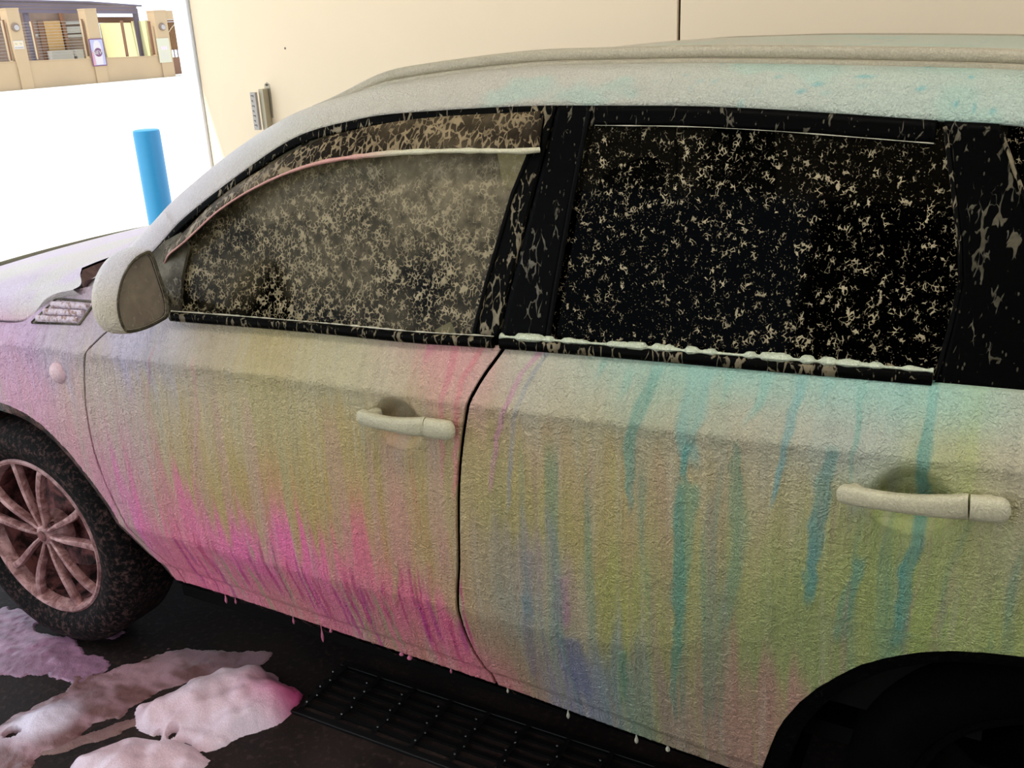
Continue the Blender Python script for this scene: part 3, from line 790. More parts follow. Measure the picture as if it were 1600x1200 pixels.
# ---- bonnet, cowl, nose
Xh = np.linspace(-.74, .375, 90)
ze = ft(Xh)+.004
zt0 = np.interp(Xh, [-.74, -.5, 0, .2, .375], [.955, 1.012, 1.094, 1.125, 1.150])
zt0 = np.maximum(zt0, ze+.004)
plan = .30*np.maximum(0, -(Xh+.15))**2
rows = [np.stack([Xh, plan+.075, ze-.02], -1), np.stack([Xh, plan+.052+0*Xh, ze], -1)]
for t in np.linspace(.1, 1, 8):
    rows.append(np.stack([Xh, plan+.052+.028*t**2, ze+(zt0-ze)*t*.86], -1))
for t in np.linspace(.15, 1, 8):
    rows.append(np.stack([Xh, plan+.080+.06*t, ze+(zt0-ze)*(.86+.14*math.sin(t*1.57))+.006*t], -1))
ny = 34
for t in np.linspace(0, 1, ny)[1:-1]:
    y0 = plan+.14; y1 = 2*YC-y0
    b = 1-abs(2*t-1)**2.2
    rows.append(np.stack([Xh+0*t, y0+(y1-y0)*t, zt0+.006+.030*b], -1))
rows += [r*mr+off for r in rows[17::-1]]
R_ = np.array(rows)
bw_ = .13*sst(.06, .20, np.minimum(R_[..., 1], 2*YC-R_[..., 1])-plan[None])
R_[..., 0] = -.74+(R_[..., 0]+.74)*(1.115-bw_)/1.115
# roll the leading edge down
nose = R_[:, :1].copy()
fr_ = [R_[:, :1]+np.array([-.05, 0, -.03])*1.0, R_[:, :1]+np.array([-.075, 0, -.09])]
R2 = np.concatenate([fr_[1], fr_[0], R_], 1)
bn = surf('bonnet', R2, 'foam_body', car, colf=hoodcol, label='bonnet under lilac-white foam')
tube('bonnet_guard', R_[4:-4, 0]+np.array([-.03, 0, -.002]), .010, 'guard', bn, rb=.012, n=8)
# cowl
rear_edge = R_[11:-11, -1]
base_ = cross(range(18, 19), len(rear_edge))[0]
yy = rear_edge[:, 1]
wsx = np.interp(yy, base_[:, 1], base_[:, 0]); wsz = np.interp(yy, base_[:, 1], base_[:, 2])
mid = np.stack([(rear_edge[:, 0]+wsx)/2, yy, np.minimum(rear_edge[:, 2], wsz)-.03], -1)
surf('cowl', [rear_edge+np.array([.0, 0, -.006]), rear_edge+np.array([.012, 0, -.028]), mid, np.stack([wsx+.03, yy, wsz+.0], -1)], 'cowl_plastic', car)
wp = tube('wiper', [(.31, .62, 1.235), (.31, .80, 1.25), (.30, .98, 1.26), (.31, 1.2, 1.265)], .007, 'black', car, rb=.006, n=8)
tube('wiper_arm', [(.29, .60, 1.21), (.30, .7, 1.235), (.305, .88, 1.262)], .009, 'black', wp, n=8)
dt = np.stack([.70+0*base_[:, 1], base_[:, 1], 1.125+0*base_[:, 1]], -1)
surf('dash_top', [base_+np.array([.0, 0, .004]), .5*(base_+dt)+np.array([0, 0, -.01]), dt], 'interior', car)
# nose: bumper and lamp
ys = np.linspace(-1, 1, 40)
prof = [(-.83, .86), (-.86, .80), (-.885, .70), (-.90, .60), (-.89, .50), (-.86, .42), (-.82, .33)]
bumper = []
for px_, pz in prof:
    bumper.append(np.stack([px_+.20*np.abs(ys)**3, YC+ys*(YC-.115), pz+0*ys], -1))
surf('bumper', bumper, 'foam_body', car, colf=hoodcol, rim=(.08, 0, 0))
surf('grille', [np.stack([-.82+.12*np.abs(ys)**3, YC+ys*.45, .86+0*ys], -1), np.stack([-.80+.12*np.abs(ys)**3, YC+ys*.45, .95+0*ys], -1)], 'black', car)
for s in (-1, 1):
    hl = np.stack([np.stack([-.81+.09*np.linspace(0, 1, 12)**2+.02*k, YC+s*(.45+.32*np.linspace(0, 1, 12)), .86+.035*k+0*np.linspace(0, 1, 12)], -1) for k in (0, 1, 2)])
    surf('headlamp', hl, 'headlamp', car)
# rear closure
zz = np.linspace(.45, 1.55, 20)
rear = [np.stack([3.42+.06*np.sin((z-.45)*2.2)-.16*max(0, z-1.1)+0*ys, YC+ys*(YC-.08-.35*max(0, z-1.15)), z+0*ys], -1) for z in zz]
surf('tailgate', rear, 'foam_body', car, colf=hoodcol)
# far body side
z0 = np.linspace(.34, 1.13, 24)[:, None]; X0 = np.linspace(-.7, 3.4, 60)[None]
yy = 2*YC-(.30*np.maximum(0, -(X0+.15))**2+.01)+0*z0-.05*np.abs((z0-.8)/.4)**2
wellc = np.minimum(np.hypot(X0, z0-.36), np.hypot(X0-2.64, z0-.36))
z1 = np.where(wellc < .46, np.maximum(z0, .36+np.sqrt(np.maximum(0, .46**2-np.minimum(X0**2, (X0-2.64)**2)))), z0)
surf('far_side_panel', np.stack([X0+0*z0, yy, z1], -1), 'foam_body', car, colf=hoodcol, flip=True)
def far_glass(x0, x1):
    zz = np.linspace(1.13, 1.57, 14)[:, None]; xx = np.linspace(x0, x1, 30)[None]
    zt = c1x(xx[0])[:, 2][None]
    zg = 1.13+(zz-1.13)/(1.57-1.13)*(np.minimum(zt, 1.58)-1.13)
    surf('far_window', np.stack([xx+0*zz, 2*YC-glassY(zg)-.012, zg], -1), 'glass_far', car)
zz = np.linspace(0, 1, 6)[:, None]; xx = np.linspace(.15, .68, 14)[None]
zg = 1.06+zz*(np.maximum(c1x(xx[0])[:, 2], 1.10)[None]+.01-1.06)
surf('far_pillar', np.stack([xx+0*zz, 2*YC-.075-.25*np.maximum(zg-1.12, 0), zg], -1), 'black', car)
far_glass(.66, 1.56); far_glass(1.70, 2.36)
for x0, x1 in ((1.56, 1.70), (2.36, 3.3)):
    zz = np.linspace(1.10, 1.575, 8)[:, None]; xx = np.linspace(x0, x1, 8)[None]
    surf('far_pillar', np.stack([xx+0*zz, 2*YC-glassY(zz)-.008+0*xx, zz+0*xx], -1), 'black', car)

# ---- side glazing
def gpanel(name, Xl, Xr, zlo, zhi, mat, parent, dY=0., nu=30, nv=40, rim=None, label=None, zb=None, zt=None, colf=None):
    zb = zb or (lambda x: zlo+0*x); zt = zt or (lambda x: zhi+0*x)
    G = np.zeros((nv, nu, 3)); u = np.linspace(0, 1, nu)
    for j, v in enumerate(np.linspace(0, 1, nv)):
        e = []
        for fn in (Xl, Xr):
            x = float(fn(zlo+v*(zhi-zlo)))
            for it in range(12):
                x = .5*x+.5*float(fn(float(zb(x)+v*(zt(x)-zb(x)))))
            e.append(x)
        X = e[0]+(e[1]-e[0])*u; z = zb(X)+v*(zt(X)-zb(X))
        G[j, :, 0] = X; G[j, :, 2] = z; G[j, :, 1] = glassY(z)+dY
    return surf(name, G, mat, parent, rim, colf, label=label)
ct = lambda x: np.interp(x, c1[:, 0], c1[:, 2])
shut = lerpf([(1.10, 1.577), (1.153, 1.578), (1.226, 1.587), (1.426, 1.625), (1.574, 1.653), (1.62, 1.66)])   # gap between the door frames
gFr = lerpf([(1.10, 1.518), (1.16, 1.521), (1.26, 1.540), (1.42, 1.578), (1.50, 1.608), (1.60, 1.635)])       # rear edge of front glass
gRf = lerpf([(1.10, 1.677), (1.159, 1.681), (1.269, 1.689), (1.429, 1.704), (1.572, 1.72), (1.62, 1.725)])    # front edge of rear glass
gRr = lerpf([(1.10, 2.352), (1.163, 2.357), (1.247, 2.368), (1.324, 2.375), (1.38, 2.366), (1.436, 2.352), (1.552, 2.322), (1.62, 2.305)])
qF = lerpf([(1.10, 2.55), (1.30, 2.50), (1.449, 2.447), (1.535, 2.405), (1.62, 2.37)])
gFf = lerpf([(1.08, .716), (1.13, .722), (1.20, .722), (1.251, .722), (1.29, .745), (1.333, .80), (1.436, .94), (1.515, 1.10), (1.55, 1.25), (1.57, 1.45), (1.6, 1.6)])
bz = lambda x: zb_(x)-.004
wF = gpanel('window', lambda z: gFf(z)-.012, lambda z: gFr(z)+.01, 1.11, 1.575, 'glass_front', doorF, .012, 60, 50, zb=bz, zt=lambda x: ct(x)-.002, label='front side window with foam worms and a clear patch')
wR = gpanel('window', lambda z: gRf(z)-.008, lambda z: gRr(z)+.008, 1.15, 1.57, 'glass_rear', doorR, .012, 60, 50, zb=bz, zt=lambda x: ct(x)-.002, label='dark tinted rear side window flecked with foam')
gpanel('quarter_window', lambda z: qF(z)-.005, lambda z: 3.2-.35*(z-1.2), 1.15, 1.54, 'glass_rear', car, .012, 30, 30, zb=bz, zt=lambda x: ct(x)-.002)
# frames and pillar covers
gpanel('frame_cover', gFr, lambda z: shut(z)-.0025, 1.12, 1.57, 'black_trim', doorF, -.002, 8, 40, (0, .014, 0), zb=bz, zt=lambda x: ct(x)-.001, label='black pillar cover with long foam runs')
gpanel('frame_cover', lambda z: shut(z)+.0025, gRf, 1.12, 1.57, 'black_trim_clean', doorR, -.002, 10, 40, (0, .014, 0), zb=bz, zt=lambda x: ct(x)-.001, label='black pillar cover')
gpanel('pillar_cover', gRr, qF, 1.15, 1.56, 'black_trim_clean', car, -.002, 14, 40, (0, .014, 0), zb=bz, zt=lambda x: ct(x)-.001, label='black rear pillar cover')
gpanel('inner_pillar', lambda z: gFr(z)+.01, lambda z: gRf(z)-.01, 1.05, 1.58, 'gap', car, .03, 6, 10)
tube('glass_seal', [(float(gFr(z)), glassY(z)-.003, z) for z in np.linspace(1.15, 1.565, 24)], .004, 'black', doorF, n=6)
tube('glass_seal', [(float(gRf(z)), glassY(z)-.003, z) for z in np.linspace(1.165, 1.57, 24)], .0045, 'black', doorR, n=6)
tube('glass_seal', [(float(gRr(z)), glassY(z)-.003, z) for z in np.linspace(1.175, 1.55, 24)], .0035, 'black_trim', doorR, n=6)
tube('glass_seal', [(float(qF(z)), glassY(z)-.003, z) for z in np.linspace(1.20, 1.54, 24)], .0035, 'black_trim', car, n=6)
def strip(name, x0, x1, d0, d1, mat, parent, dY, n=60, **k):
    x = np.linspace(x0, x1, n); zt = ct(x)
    rows = [np.stack([x, glassY(zt+d)+dY, zt+d], -1) for d in np.linspace(d0, d1, 4)]
    return surf(name, rows, mat, parent, (0, .014, 0), **k)
strip('frame_rail', .62, 1.648, -.020, -.001, 'black_trim', doorF, -.001)
rq = strip('frame_rail', 1.658, 2.31, -.036, -.001, 'black_trim_clean', doorR, -.001)
xx = np.linspace(1.735, 2.31, 50)
tube('foam_line', np.stack([xx, glassY(ct(xx)-.034)-.004, ct(xx)-.034], -1),   .0010*(.3+vn(xx*30, xx*0, 3)), 'foam_cream', rq, n=6)
# wind deflector over the front window
vlow = cub([(.672, 1.232), (.692, 1.247), (.754, 1.287), (.855, 1.361), (.972, 1.42), (1.109, 1.465), (1.272, 1.489), (1.424, 1.499), (1.628, 1.503)])
vup = cub([(.672, 1.262), (.713, 1.291), (.825, 1.378), (.968, 1.455), (1.104, 1.51), (1.203, 1.533), (1.328, 1.552), (1.628, 1.570)])
x = np.linspace(.672, 1.628, 90)
rows = []
for t in np.linspace(0, 1, 10):
    z = vlow(x)+(vup(x)-vlow(x))*t
    rows.append(np.stack([x, glassY(z)-.004-.024*(1-t**1.6)*sst(.66, .72, x)*sst(1.64, 1.60, x), z], -1))
vz = surf('wind_deflector', rows, 'visor', doorF, (0, .003, 0), label='smoked wind deflector with foam runs')
zl = vlow(x)
vb = lambda V: (lin((205, 150, 140))*(1-sst(1.2, 1.35, V[:, 0]))[:, None]+lin((205, 200, 170))*sst(1.2, 1.35, V[:, 0])[:, None])
tube('foam_bead', np.stack([x, glassY(zl)-.028*sst(.66, .72, x)*sst(1.64, 1.60, x), zl-.001], -1), .0022+.0028*sst(.9, 1.25, x)*(.5+vn(x*45, 0*x, 8)), 'foam_pile', vz, n=8, colf=vb)
# mirror sail triangle
zz = [1.13, 1.16, 1.20, 1.245]
prism('mirror_sail', [(.585, 1.125), (.730, 1.125), (.730, 1.20), (.745, 1.272), (.72, 1.30), (.665, 1.275), (.628, 1.245), (.60, 1.19)], .008, ((0, -.273, 0), (1, 0, 0), (0, .3, 1)), 'sail', doorF)
# belt mouldings with foam lying on them
def belt(x0, x1, parent, fm, thick):
    x = np.linspace(x0, x1, 200); z = zb_(x)
    tube('belt_moulding', np.stack([x, glassY(z)-.010, z+.008], -1), .009, 'black_trim', parent, rb=.011, n=10, sq=3)
    r = thick*(.30+.85*sst(.25, .75, fbm(x*62, 0*x, 15, 3))*(.45+.6*vn(x*9, 0*x, 16)))
    tube('foam_bead', np.stack([x, glassY(z)-.008, z+.020+.25*r], -1), r*1.3, fm, parent, rb=r, n=8)
belt(.715, 1.572, doorF, 'foam_cream', .0026)
belt(1.588, 2.355, doorR, 'foam_mint', .0075)

# ---- door handles
def handle(door, x0, x1, z0, z1, xc):
    n = 40
    t = np.linspace(0, 1, n); xh = x0+(xc-x0)*t; zh = z0+(z1-z0)*(xh-x0)/(x1-x0)
    end = np.sqrt(np.clip(1-(1-np.clip(t/.07, 0, 1))**2, 0.03, 1))
    off_ = -.016-.009*np.sin(np.clip(t*1.05, 0, 1)*np.pi)**.5
    yb = .0
    g = tube('handle_grip', np.stack([xh, yb+off_, zh-.003*np.sin(t*np.pi)], -1), .012*end, 'foam_handle', door, rb=(.0160+.0045*t-.003*np.sin(t*np.pi)**2)*end, n=20, upv=(0, 0, 1), sq=2.8, label='pale pull handle')
    t = np.linspace(0, 1, 20); xh = xc+.0022+(x1-xc-.0022)*t; zh = z0+(z1-z0)*(xh-x0)/(x1-x0)
    end = np.sqrt(np.clip(1-np.clip((t-.72)/.28, 0, 1)**2, .02, 1))
    tube('handle_cap', np.stack([xh, yb-.018+.004*t, zh], -1), .014*end, 'foam_handle', door, rb=.0205*end, n=18, sq=2.6, label='pale lock cover')
    tube('handle_foot', [(x0+.025, .012, z0), (x0+.025, -.022, z0)], .014, 'foam_handle', door, rb=.012, n=10)
    tube('handle_foot', [(xc+.025, .012, z1), (xc+.025, -.020, z1)], .020, 'foam_handle', door, rb=.014, n=10)
handle(doorF, 1.283, 1.513, .980, .981, 1.448)
handle(doorR, 2.239, 2.490, .997, 1.014, 2.432)

# ---- side mirror
poly = np.array([(-.127, 1.298), (-.095, 1.308), (-.072, 1.303), (-.060, 1.25), (-.051, 1.191), (-.058, 1.158), (-.085, 1.150), (-.125, 1.147), (-.168, 1.152), (-.182, 1.166), (-.187, 1.195), (-.182, 1.230), (-.160, 1.270)])
def ring_smooth(P, n=64):
    P = np.asarray(P); k = len(P); tt = np.arange(n)*k/n
    i = np.floor(tt).astype(int); f = (tt-i)[:, None]
    a, b, c, d = P[(i-1) % k], P[i % k], P[(i+1) % k], P[(i+2) % k]
    return .5*((2*b)+(-a+c)*f+(2*a-5*b+4*c-d)*f*f+(-a+3*b-3*c+d)*f**3)
rg = ring_smooth(poly); cc = rg.mean(0)
rows = []
for X_, s_, dy, dz in ((.818, .90, 0, 0), (.822, .985, 0, 0), (.818, 1.02, 0, 0), (.805, 1.04, -.002, 0), (.785, 1.05, -.004, 0), (.763, 1.02, -.004, 0), (.742, .92, -.002, 0), (.724, .74, .002, 0), (.712, .5, .005, 0), (.706, .25, .006, 0), (.704, .02, .006, 0)):
    q = cc+(rg-cc)*s_
    rows.append(np.stack([X_+0*q[:, 0], q[:, 0]+dy, q[:, 1]+dz], -1))
R_ = np.array(rows); R_ = np.concatenate([R_, R_[:, :1]], 1)
def mcol(V):
    c = lin((204, 192, 170))*np.ones((len(V), 1)); k = sst(1.20, 1.30, V[:, 2])[:, None]
    return c*(1-k*.5)+k*.5*lin((215, 215, 240))
sm = surf('side_mirror', R_, 'foam_body', car, colf=mcol, label='pale door mirror housing')
g = [np.stack([.814+0*rg[:, 0], cc[0]+(rg[:, 0]-cc[0])*s_, cc[1]+(rg[:, 1]-cc[1])*s_], -1) for s_ in (.93, .6, .3, .01)]
g = np.array(g); surf('mirror_glass', np.concatenate([g, g[:, :1]], 1), 'mirror_face', sm, label='mirror glass filmed with brownish foam')
fr2 = [np.stack([X_+0*rg[:, 0], cc[0]+(rg[:, 0]-cc[0])*s_, cc[1]+(rg[:, 1]-cc[1])*s_], -1) for X_, s_ in ((.815, .90), (.8235, .92), (.8235, .985), (.818, 1.0))]
fr2 = np.array(fr2); surf('mirror_bezel', np.concatenate([fr2, fr2[:, :1]], 1), 'sail', sm)
tube('mirror_arm', [(.70, -.075, 1.165), (.69, -.02, 1.155), (.675, .04, 1.15), (.665, .075, 1.15)], .03, 'sail', sm, rb=.018, n=12)

# ---- fender vent and side repeater
def onb(X_, z_, d=0):
    return (X_, float(bodyY(X_, z_))+d, z_)
P = [(.285, 1.112), (.43, 1.118), (.395, 1.066), (.215, 1.052)]
def quad(u, v):
    a = np.array(P)
    return (1-u)*(1-v)*a[3]+u*(1-v)*a[2]+u*v*a[1]+(1-u)*v*a[0]
G = [[onb(*quad(u, v), -.003) for u in np.linspace(0, 1, 16)] for v in np.linspace(0, 1, 8)]
vt = surf('fender_vent', G, 'vent_foam', car, (0, .02, 0), label='slatted vent in the fender beside the bonnet')
for v in (.2, .5, .8):
    tube('vent_slat', [onb(*quad(u, v), -.008) for u in np.linspace(.05, .95, 14)], .006, 'vent_foam', vt, rb=.009, n=8)
def ringpath(k=40):
    pts = []
    for e0, e1 in (((0, 0), (1, 0)), ((1, 0), (1, 1)), ((1, 1), (0, 1)), ((0, 1), (0, 0))):
        for t in np.linspace(0, 1, 12)[:-1]:
            pts.append(onb(*quad(e0[0]+(e1[0]-e0[0])*t, e0[1]+(e1[1]-e0[1])*t), -.002))
    return pts+[pts[0]]
tube('vent_surround', ringpath(), .0035, 'sail', vt, n=6)
c = onb(.315, .935)
lathe('side_repeater', [(0, -.013), (.012, -.0125), (.022, -.009), (.028, -.003), (.030, .004)], c, (0, 1, .05), 'foam_blush', car, n=32, label='round side indicator under pink foam')

# ---- foam drips hanging off the sill
rg_ = random.Random(8)
for xd, L, r, m_ in [(.70, .035, .004, 'foam_pink'), (.735, .028, .003, 'foam_pink'), (.93, .03, .003, 'foam_pink'), (1.02, .055, .0035, 'foam_pink'), (1.05, .018, .004, 'foam_pink'), (1.262, .016, .0065, 'foam_pink'), (1.285, .02, .0070, 'foam_pink'), (1.40, .02, .003, 'foam_pink'), (1.55, .02, .003, 'foam_cream'), (1.70, .03, .004, 'foam_cream'), (1.86, .03, .0045, 'foam_cream'), (1.93, .022, .005, 'foam_cream')]:
    y = float(bodyY(xd, zs_(xd)))+.003; z = float(zs_(xd))
    t = np.linspace(0, 1, 8)
    rad = r*np.array([.6, .35, .35, .5, .8, 1, .85, .2])
    tube('foam_drip', np.stack([xd+0*t, y+0*t, z+.004-L*t], -1), rad, m_, car, n=8, upv=(0, 1, 0))
for k in range(16):      # runs on the black sill
    xd = .62+1.45*rg_.random(); y = float(bodyY(xd, zs_(xd))); z = float(zs_(xd)); L = .02+.05*rg_.random()
    t = np.linspace(0, 1, 6)
    tube('foam_drip', np.stack([xd+.002*np.sin(t*6), y+.012+.04*t*L/.06, z-.012-L*t*.8], -1), .0022*np.array([.5, .8, 1, .8, 1.1, .3]), 'liner', car, n=6, upv=(0, 1, 0))

# ---- cabin
box('cabin_floor', (.3, .16, .36), (3.3, 1.66, .40), 'interior', car)
db = np.array([[(.40+.02*k, .12, 1.10), (.75, .12, 1.12)] for k in (0,)])
prism('dashboard', [(.30, .70), (.62, .70), (.80, .98), (.78, 1.08), (.70, 1.125), (.40, 1.13)], -1.56, ((0, .125, 0), (1, 0, 0), (0, 0, 1)), 'interior', car)
sw = tube('steering_wheel', [(.93+.10*math.cos(a)*.4, 1.28+.185*math.sin(a), 1.02+.185*math.cos(a)*.9) for a in np.linspace(0, 2*math.pi, 40)], .014, 'interior', car, n=8, upv=(1, 0, .3))
def seat(xc, yc, wd, back=.62):
    b = box('seat', (xc-.28, yc-wd/2, .45), (xc+.26, yc+wd/2, .66), 'seat_cloth', car, bev=.05)
    Mx = Matrix.Translation((xc+.24, yc, .62)) @ Matrix.Rotation(math.radians(16), 4, 'Y')
    box('backrest', (-.07, -wd/2, 0), (.07, wd/2, back), 'seat_cloth', b, bev=.05, M4=Mx)
    for s in ((0,) if wd < .7 else (-.45, 0, .45)):
        box('headrest', (-.045, s-.13, back+.03), (.045, s+.13, back+.22), 'seat_cloth', b, bev=.04, M4=Mx)
seat(1.22, .52, .5); seat(1.22, 1.29, .5); seat(2.18, .905, 1.34, .56)
box('door_trim', (.66, .10, .5), (2.5, .13, 1.08), 'interior', car)
box('door_trim', (.66, 1.68, .5), (2.5, 1.71, 1.08), 'interior', car)
xx = np.linspace(.95, 3.2, 20); yy = np.linspace(.29, 1.52, 8)
surf('headliner', [np.stack([xx, y+0*xx, np.interp(xx, c2[:, 0], c2[:, 2])-.035], -1) for y in yy], 'interior', car)

# ------------------------------------------------------------------ foam on the floor
def foam_heap(name, domes, label, res=.004, colf=None, cut=None, mat='foam_pile', rough=.004, group='foam on the wet floor', soft=.12, lump=0.):
    d = np.array(domes)
    x0, x1 = (d[:, 0]-d[:, 2]).min()-.03, (d[:, 0]+d[:, 2]).max()+.03
    y0, y1 = (d[:, 1]-d[:, 2]).min()-.03, (d[:, 1]+d[:, 2]).max()+.03
    X, Y = np.meshgrid(np.arange(x0, x1, res), np.arange(y0, y1, res), indexing='xy')
    wx = X+.03*(fbm(X*14, Y*14, 91)-.5); wy = Y+.03*(fbm(X*14, Y*14, 92)-.5)
    S = np.zeros(X.shape); Q = np.zeros(X.shape)
    for cx, cy, r, h, ang, asp in domes:
        c_, s_ = math.cos(ang), math.sin(ang)
        u = ((wx-cx)*c_+(wy-cy)*s_)/r; v = (-(wx-cx)*s_+(wy-cy)*c_)/(r*asp)
        e_ = np.exp(-2.2*(u*u+v*v)); S += e_; Q += e_*h
    hm = Q/(S+1e-9)
    S = S+soft*(fbm(X*16, Y*16, 94, 4)-.5)
    H = hm*np.sqrt(np.clip((S-.22)/1.1, 0, 1.8))+np.where(S > .3, rough*(fbm(X*34, Y*34, 93)-.5)+lump*(fbm(X*13, Y*13, 98, 2)-.5)*sst(.3, .7, S), 0)
    H = np.where(S > .22, np.maximum(H, .0016), -.01)
    if cut is not None:
        for cx, cy, r in cut:
            H = np.where(np.hypot((wx-cx), (wy-cy)) < r, -.01, H)
    keep = H > .0015
    fx = keep[:-1, :-1] | keep[1:, :-1] | keep[:-1, 1:] | keep[1:, 1:]
    Z = np.maximum(H, 0)+.0015*(H > 0)
    nu = X.shape[1]; idx = np.arange(X.size).reshape(X.shape)
    j, i = np.nonzero(fx)
    F = np.stack([idx[j, i], idx[j, i+1], idx[j+1, i+1], idx[j+1, i]], -1)
    used = np.unique(F); rm = -np.ones(X.size, int); rm[used] = np.arange(len(used))
    V = np.stack([X.ravel(), Y.ravel(), Z.ravel()], -1)[used]
    o = mesh(name, V, rm[F].tolist(), mat, org=(d[:, 0].mean(), d[:, 1].mean(), 0), col=(colf or (lambda V: np.ones((len(V), 1))*lin((225, 205, 215))))(V))
    return tag(o, label, 'foam', group)
def heapcol(V):
    k = (sst(.64, .84, V[:, 0])*sst(-.02, .14, V[:, 1]))[:, None]
    a = sst(.35, .7, fbm(V[:, 0]*12, V[:, 1]*12, 95))[:, None]*.5
    c = lin((226, 204, 216))*(1-a)+a*lin((214, 176, 184))
    return c*(1-k)+k*lin((205, 80, 135))
foam_heap('foam_heap', [(.53, -.075, .085, .040, .4, .8), (.60, -.0, .10, .055, .9, .9), (.62, .08, .11, .06, .8, .8), (.72, .10, .10, .06, .5, .9), (.655, -.06, .11, .05, 1.0, .7), (.70, .02, .08, .045, .6, 1), (.785, .03, .10, .055, .9, .7), (.80, .115, .07, .05, .4, .9), (.745, -.07, .08, .035, .9, .7)], 'large pink and white heap of foam on the floor below the front door', colf=heapcol, cut=[(.598, -.135, .012), (.632, -.122, .016)], soft=.34, lump=.055)
foam_heap('foam_heap', [(.58, -.235, .095, .05, .5, .8), (.67, -.205, .10, .05, .8, .7), (.56, -.30, .09, .05, .2, .8), (.745, -.185, .06, .03, .6, .7), (.66, -.28, .10, .045, .3, .8)], 'smaller white heap of foam nearest the camera on the floor', colf=heapcol, soft=.3, lump=.05)
def filmcol(V):
    h = sst(.008, .03, V[:, 2])[:, None]; a = sst(.3, .7, fbm(V[:, 0]*10, V[:, 1]*22, 96))[:, None]
    c = lin((118, 84, 84))*(1-a)+a*lin((172, 136, 146))
    return c*(1-h)+h*lin((222, 210, 228))
foam_heap('foam_film', [(.27, -.29, .20, .016, 1.3, .75), (.285, -.235, .10, .045, 1.2, .7), (.31, -.13, .17, .010, 1.2, .65), (.36, .0, .16, .006, 1.15, .65), (.42, .09, .15, .005, 1.0, .55), (.52, .165, .14, .004, .6, .45)], 'long flat lilac film of foam trailing from the front wheel', colf=filmcol, cut=[(.243, -.305, .02)], rough=.006, soft=.55)
foam_heap('foam_film', [(-.30, .0, .22, .005, .3, .45), (-.08, -.02, .20, .005, .1, .4), (.10, -.02, .17, .004, .1, .4), (-.38, -.14, .25, .005, .8, .4), (-.1, -.10, .2, .004, .2, .3)], 'thin purple film of foam around the front tyre on the floor', colf=lambda V: np.ones((len(V), 1))*lin((156, 116, 142))*(.45+.9*fbm(V[:, 0]*20, V[:, 1]*44, 97))[:, None], rough=.006, soft=.8)
foam_heap('foam_streak', [(.42, -.25, .16, .004, .95, .12), (.49, -.13, .13, .004, .95, .14)], 'narrow brown streak of foam between the heaps and the film', colf=lambda V: np.ones((len(V), 1))*lin((130, 100, 98)), rough=.003, soft=.5)

# ------------------------------------------------------------------ tavern across the forecourt
E1 = np.array([1.05, 6.998, 0]); E1 /= np.linalg.norm(E1)
E2 = np.array([-E1[1], E1[0], 0]); O0 = np.array([-30.29, 21.524, 0])
ang = math.atan2(E1[1], E1[0])
BM = Matrix.Translation(Vector(O0)) @ Matrix.Rotation(ang, 4, 'Z')
def bp(a, b, h):
    return O0+E1*a+E2*b+np.array([0, 0, h])
def bbox(name, lo, hi, mat, parent=None, bev=0, label=None):
    org = None if parent is not None else tuple(bp((lo[0]+hi[0])/2, lo[1], lo[2]))
    return box(name, lo, hi, mat, parent, org, bev, label, BM)
def slab(name, a0, a1, b0, b1, lo, hi, mat, parent=None, org=None):
    """wall-like block whose bottom and top run linearly from (lo0, hi0) at a0 to (lo1, hi1) at a1"""
    V = [bp(a, b, h) for a, hs in ((a0, (lo[0], hi[0])), (a1, (lo[1], hi[1]))) for b in (b0, b1) for h in hs]
    F = [(0, 1, 3, 2), (4, 6, 7, 5), (0, 4, 5, 1), (2, 3, 7, 6), (0, 2, 6, 4), (1, 5, 7, 3)]
    return mesh(name, V, F, mat, parent, org, False)
GZ = -.03
wl = slab('wall_garden', -6, 7.08, 0, .25, (-.1, -.24), (1.06, .77), 'tan_render', org=tuple(bp(1, 0, 0)))
struct(wl); wl['label'] = 'low tan rendered wall across the forecourt'
slab('coping', -6, 7.08, -.015, .265, (1.061, .771), (1.09, .80), 'tan_render', wl)
PIL = [(.79, 1.24, 2.70, 'tan pillar with a no smoking sign'), (3.74, 4.21, 2.62, 'tan pillar with a purple poster'), (6.66, 7.21, 2.49, 'tan pillar with a pale notice beside the gate')]
for a0, a1, h, lb in PIL:
    p = empty('pillar', tuple(bp((a0+a1)/2, -.06, GZ)))
    tag(p, lb, 'pillar', 'tan pillars of the garden wall')
    bbox('shaft', (a0, -.06, -.24), (a1, .42, h-.05), 'tan_render', p)
    bbox('cap', (a0-.008, -.068, h-.05), (a1+.008, .428, h), 'tan_render', p)
def disc(name, a, h, r, b, mat, parent, th=.06):
    return lathe(name, [(0, -th), (r*.7, -th), (r, -th*.6), (r, 0)], bp(a, b, h), tuple(E2), mat, parent, n=28)
for a, h, lb in ((.99, 2.06, 'round bulkhead lamp on the pillar with the no smoking sign'), (6.93, 1.87, 'round bulkhead lamp on the pillar beside the gate')):
    L_ = empty('bulkhead_lamp', tuple(bp(a, -.06, h)))
    tag(L_, lb, 'lamp', 'bulkhead lamps on the pillars')
    disc('lamp_ring', a, h, .145, -.061, 'lamp_ring', L_, .06); disc('lamp_lens', a+.02, h-.01, .09, -.115, 'lamp_lens', L_, .03)
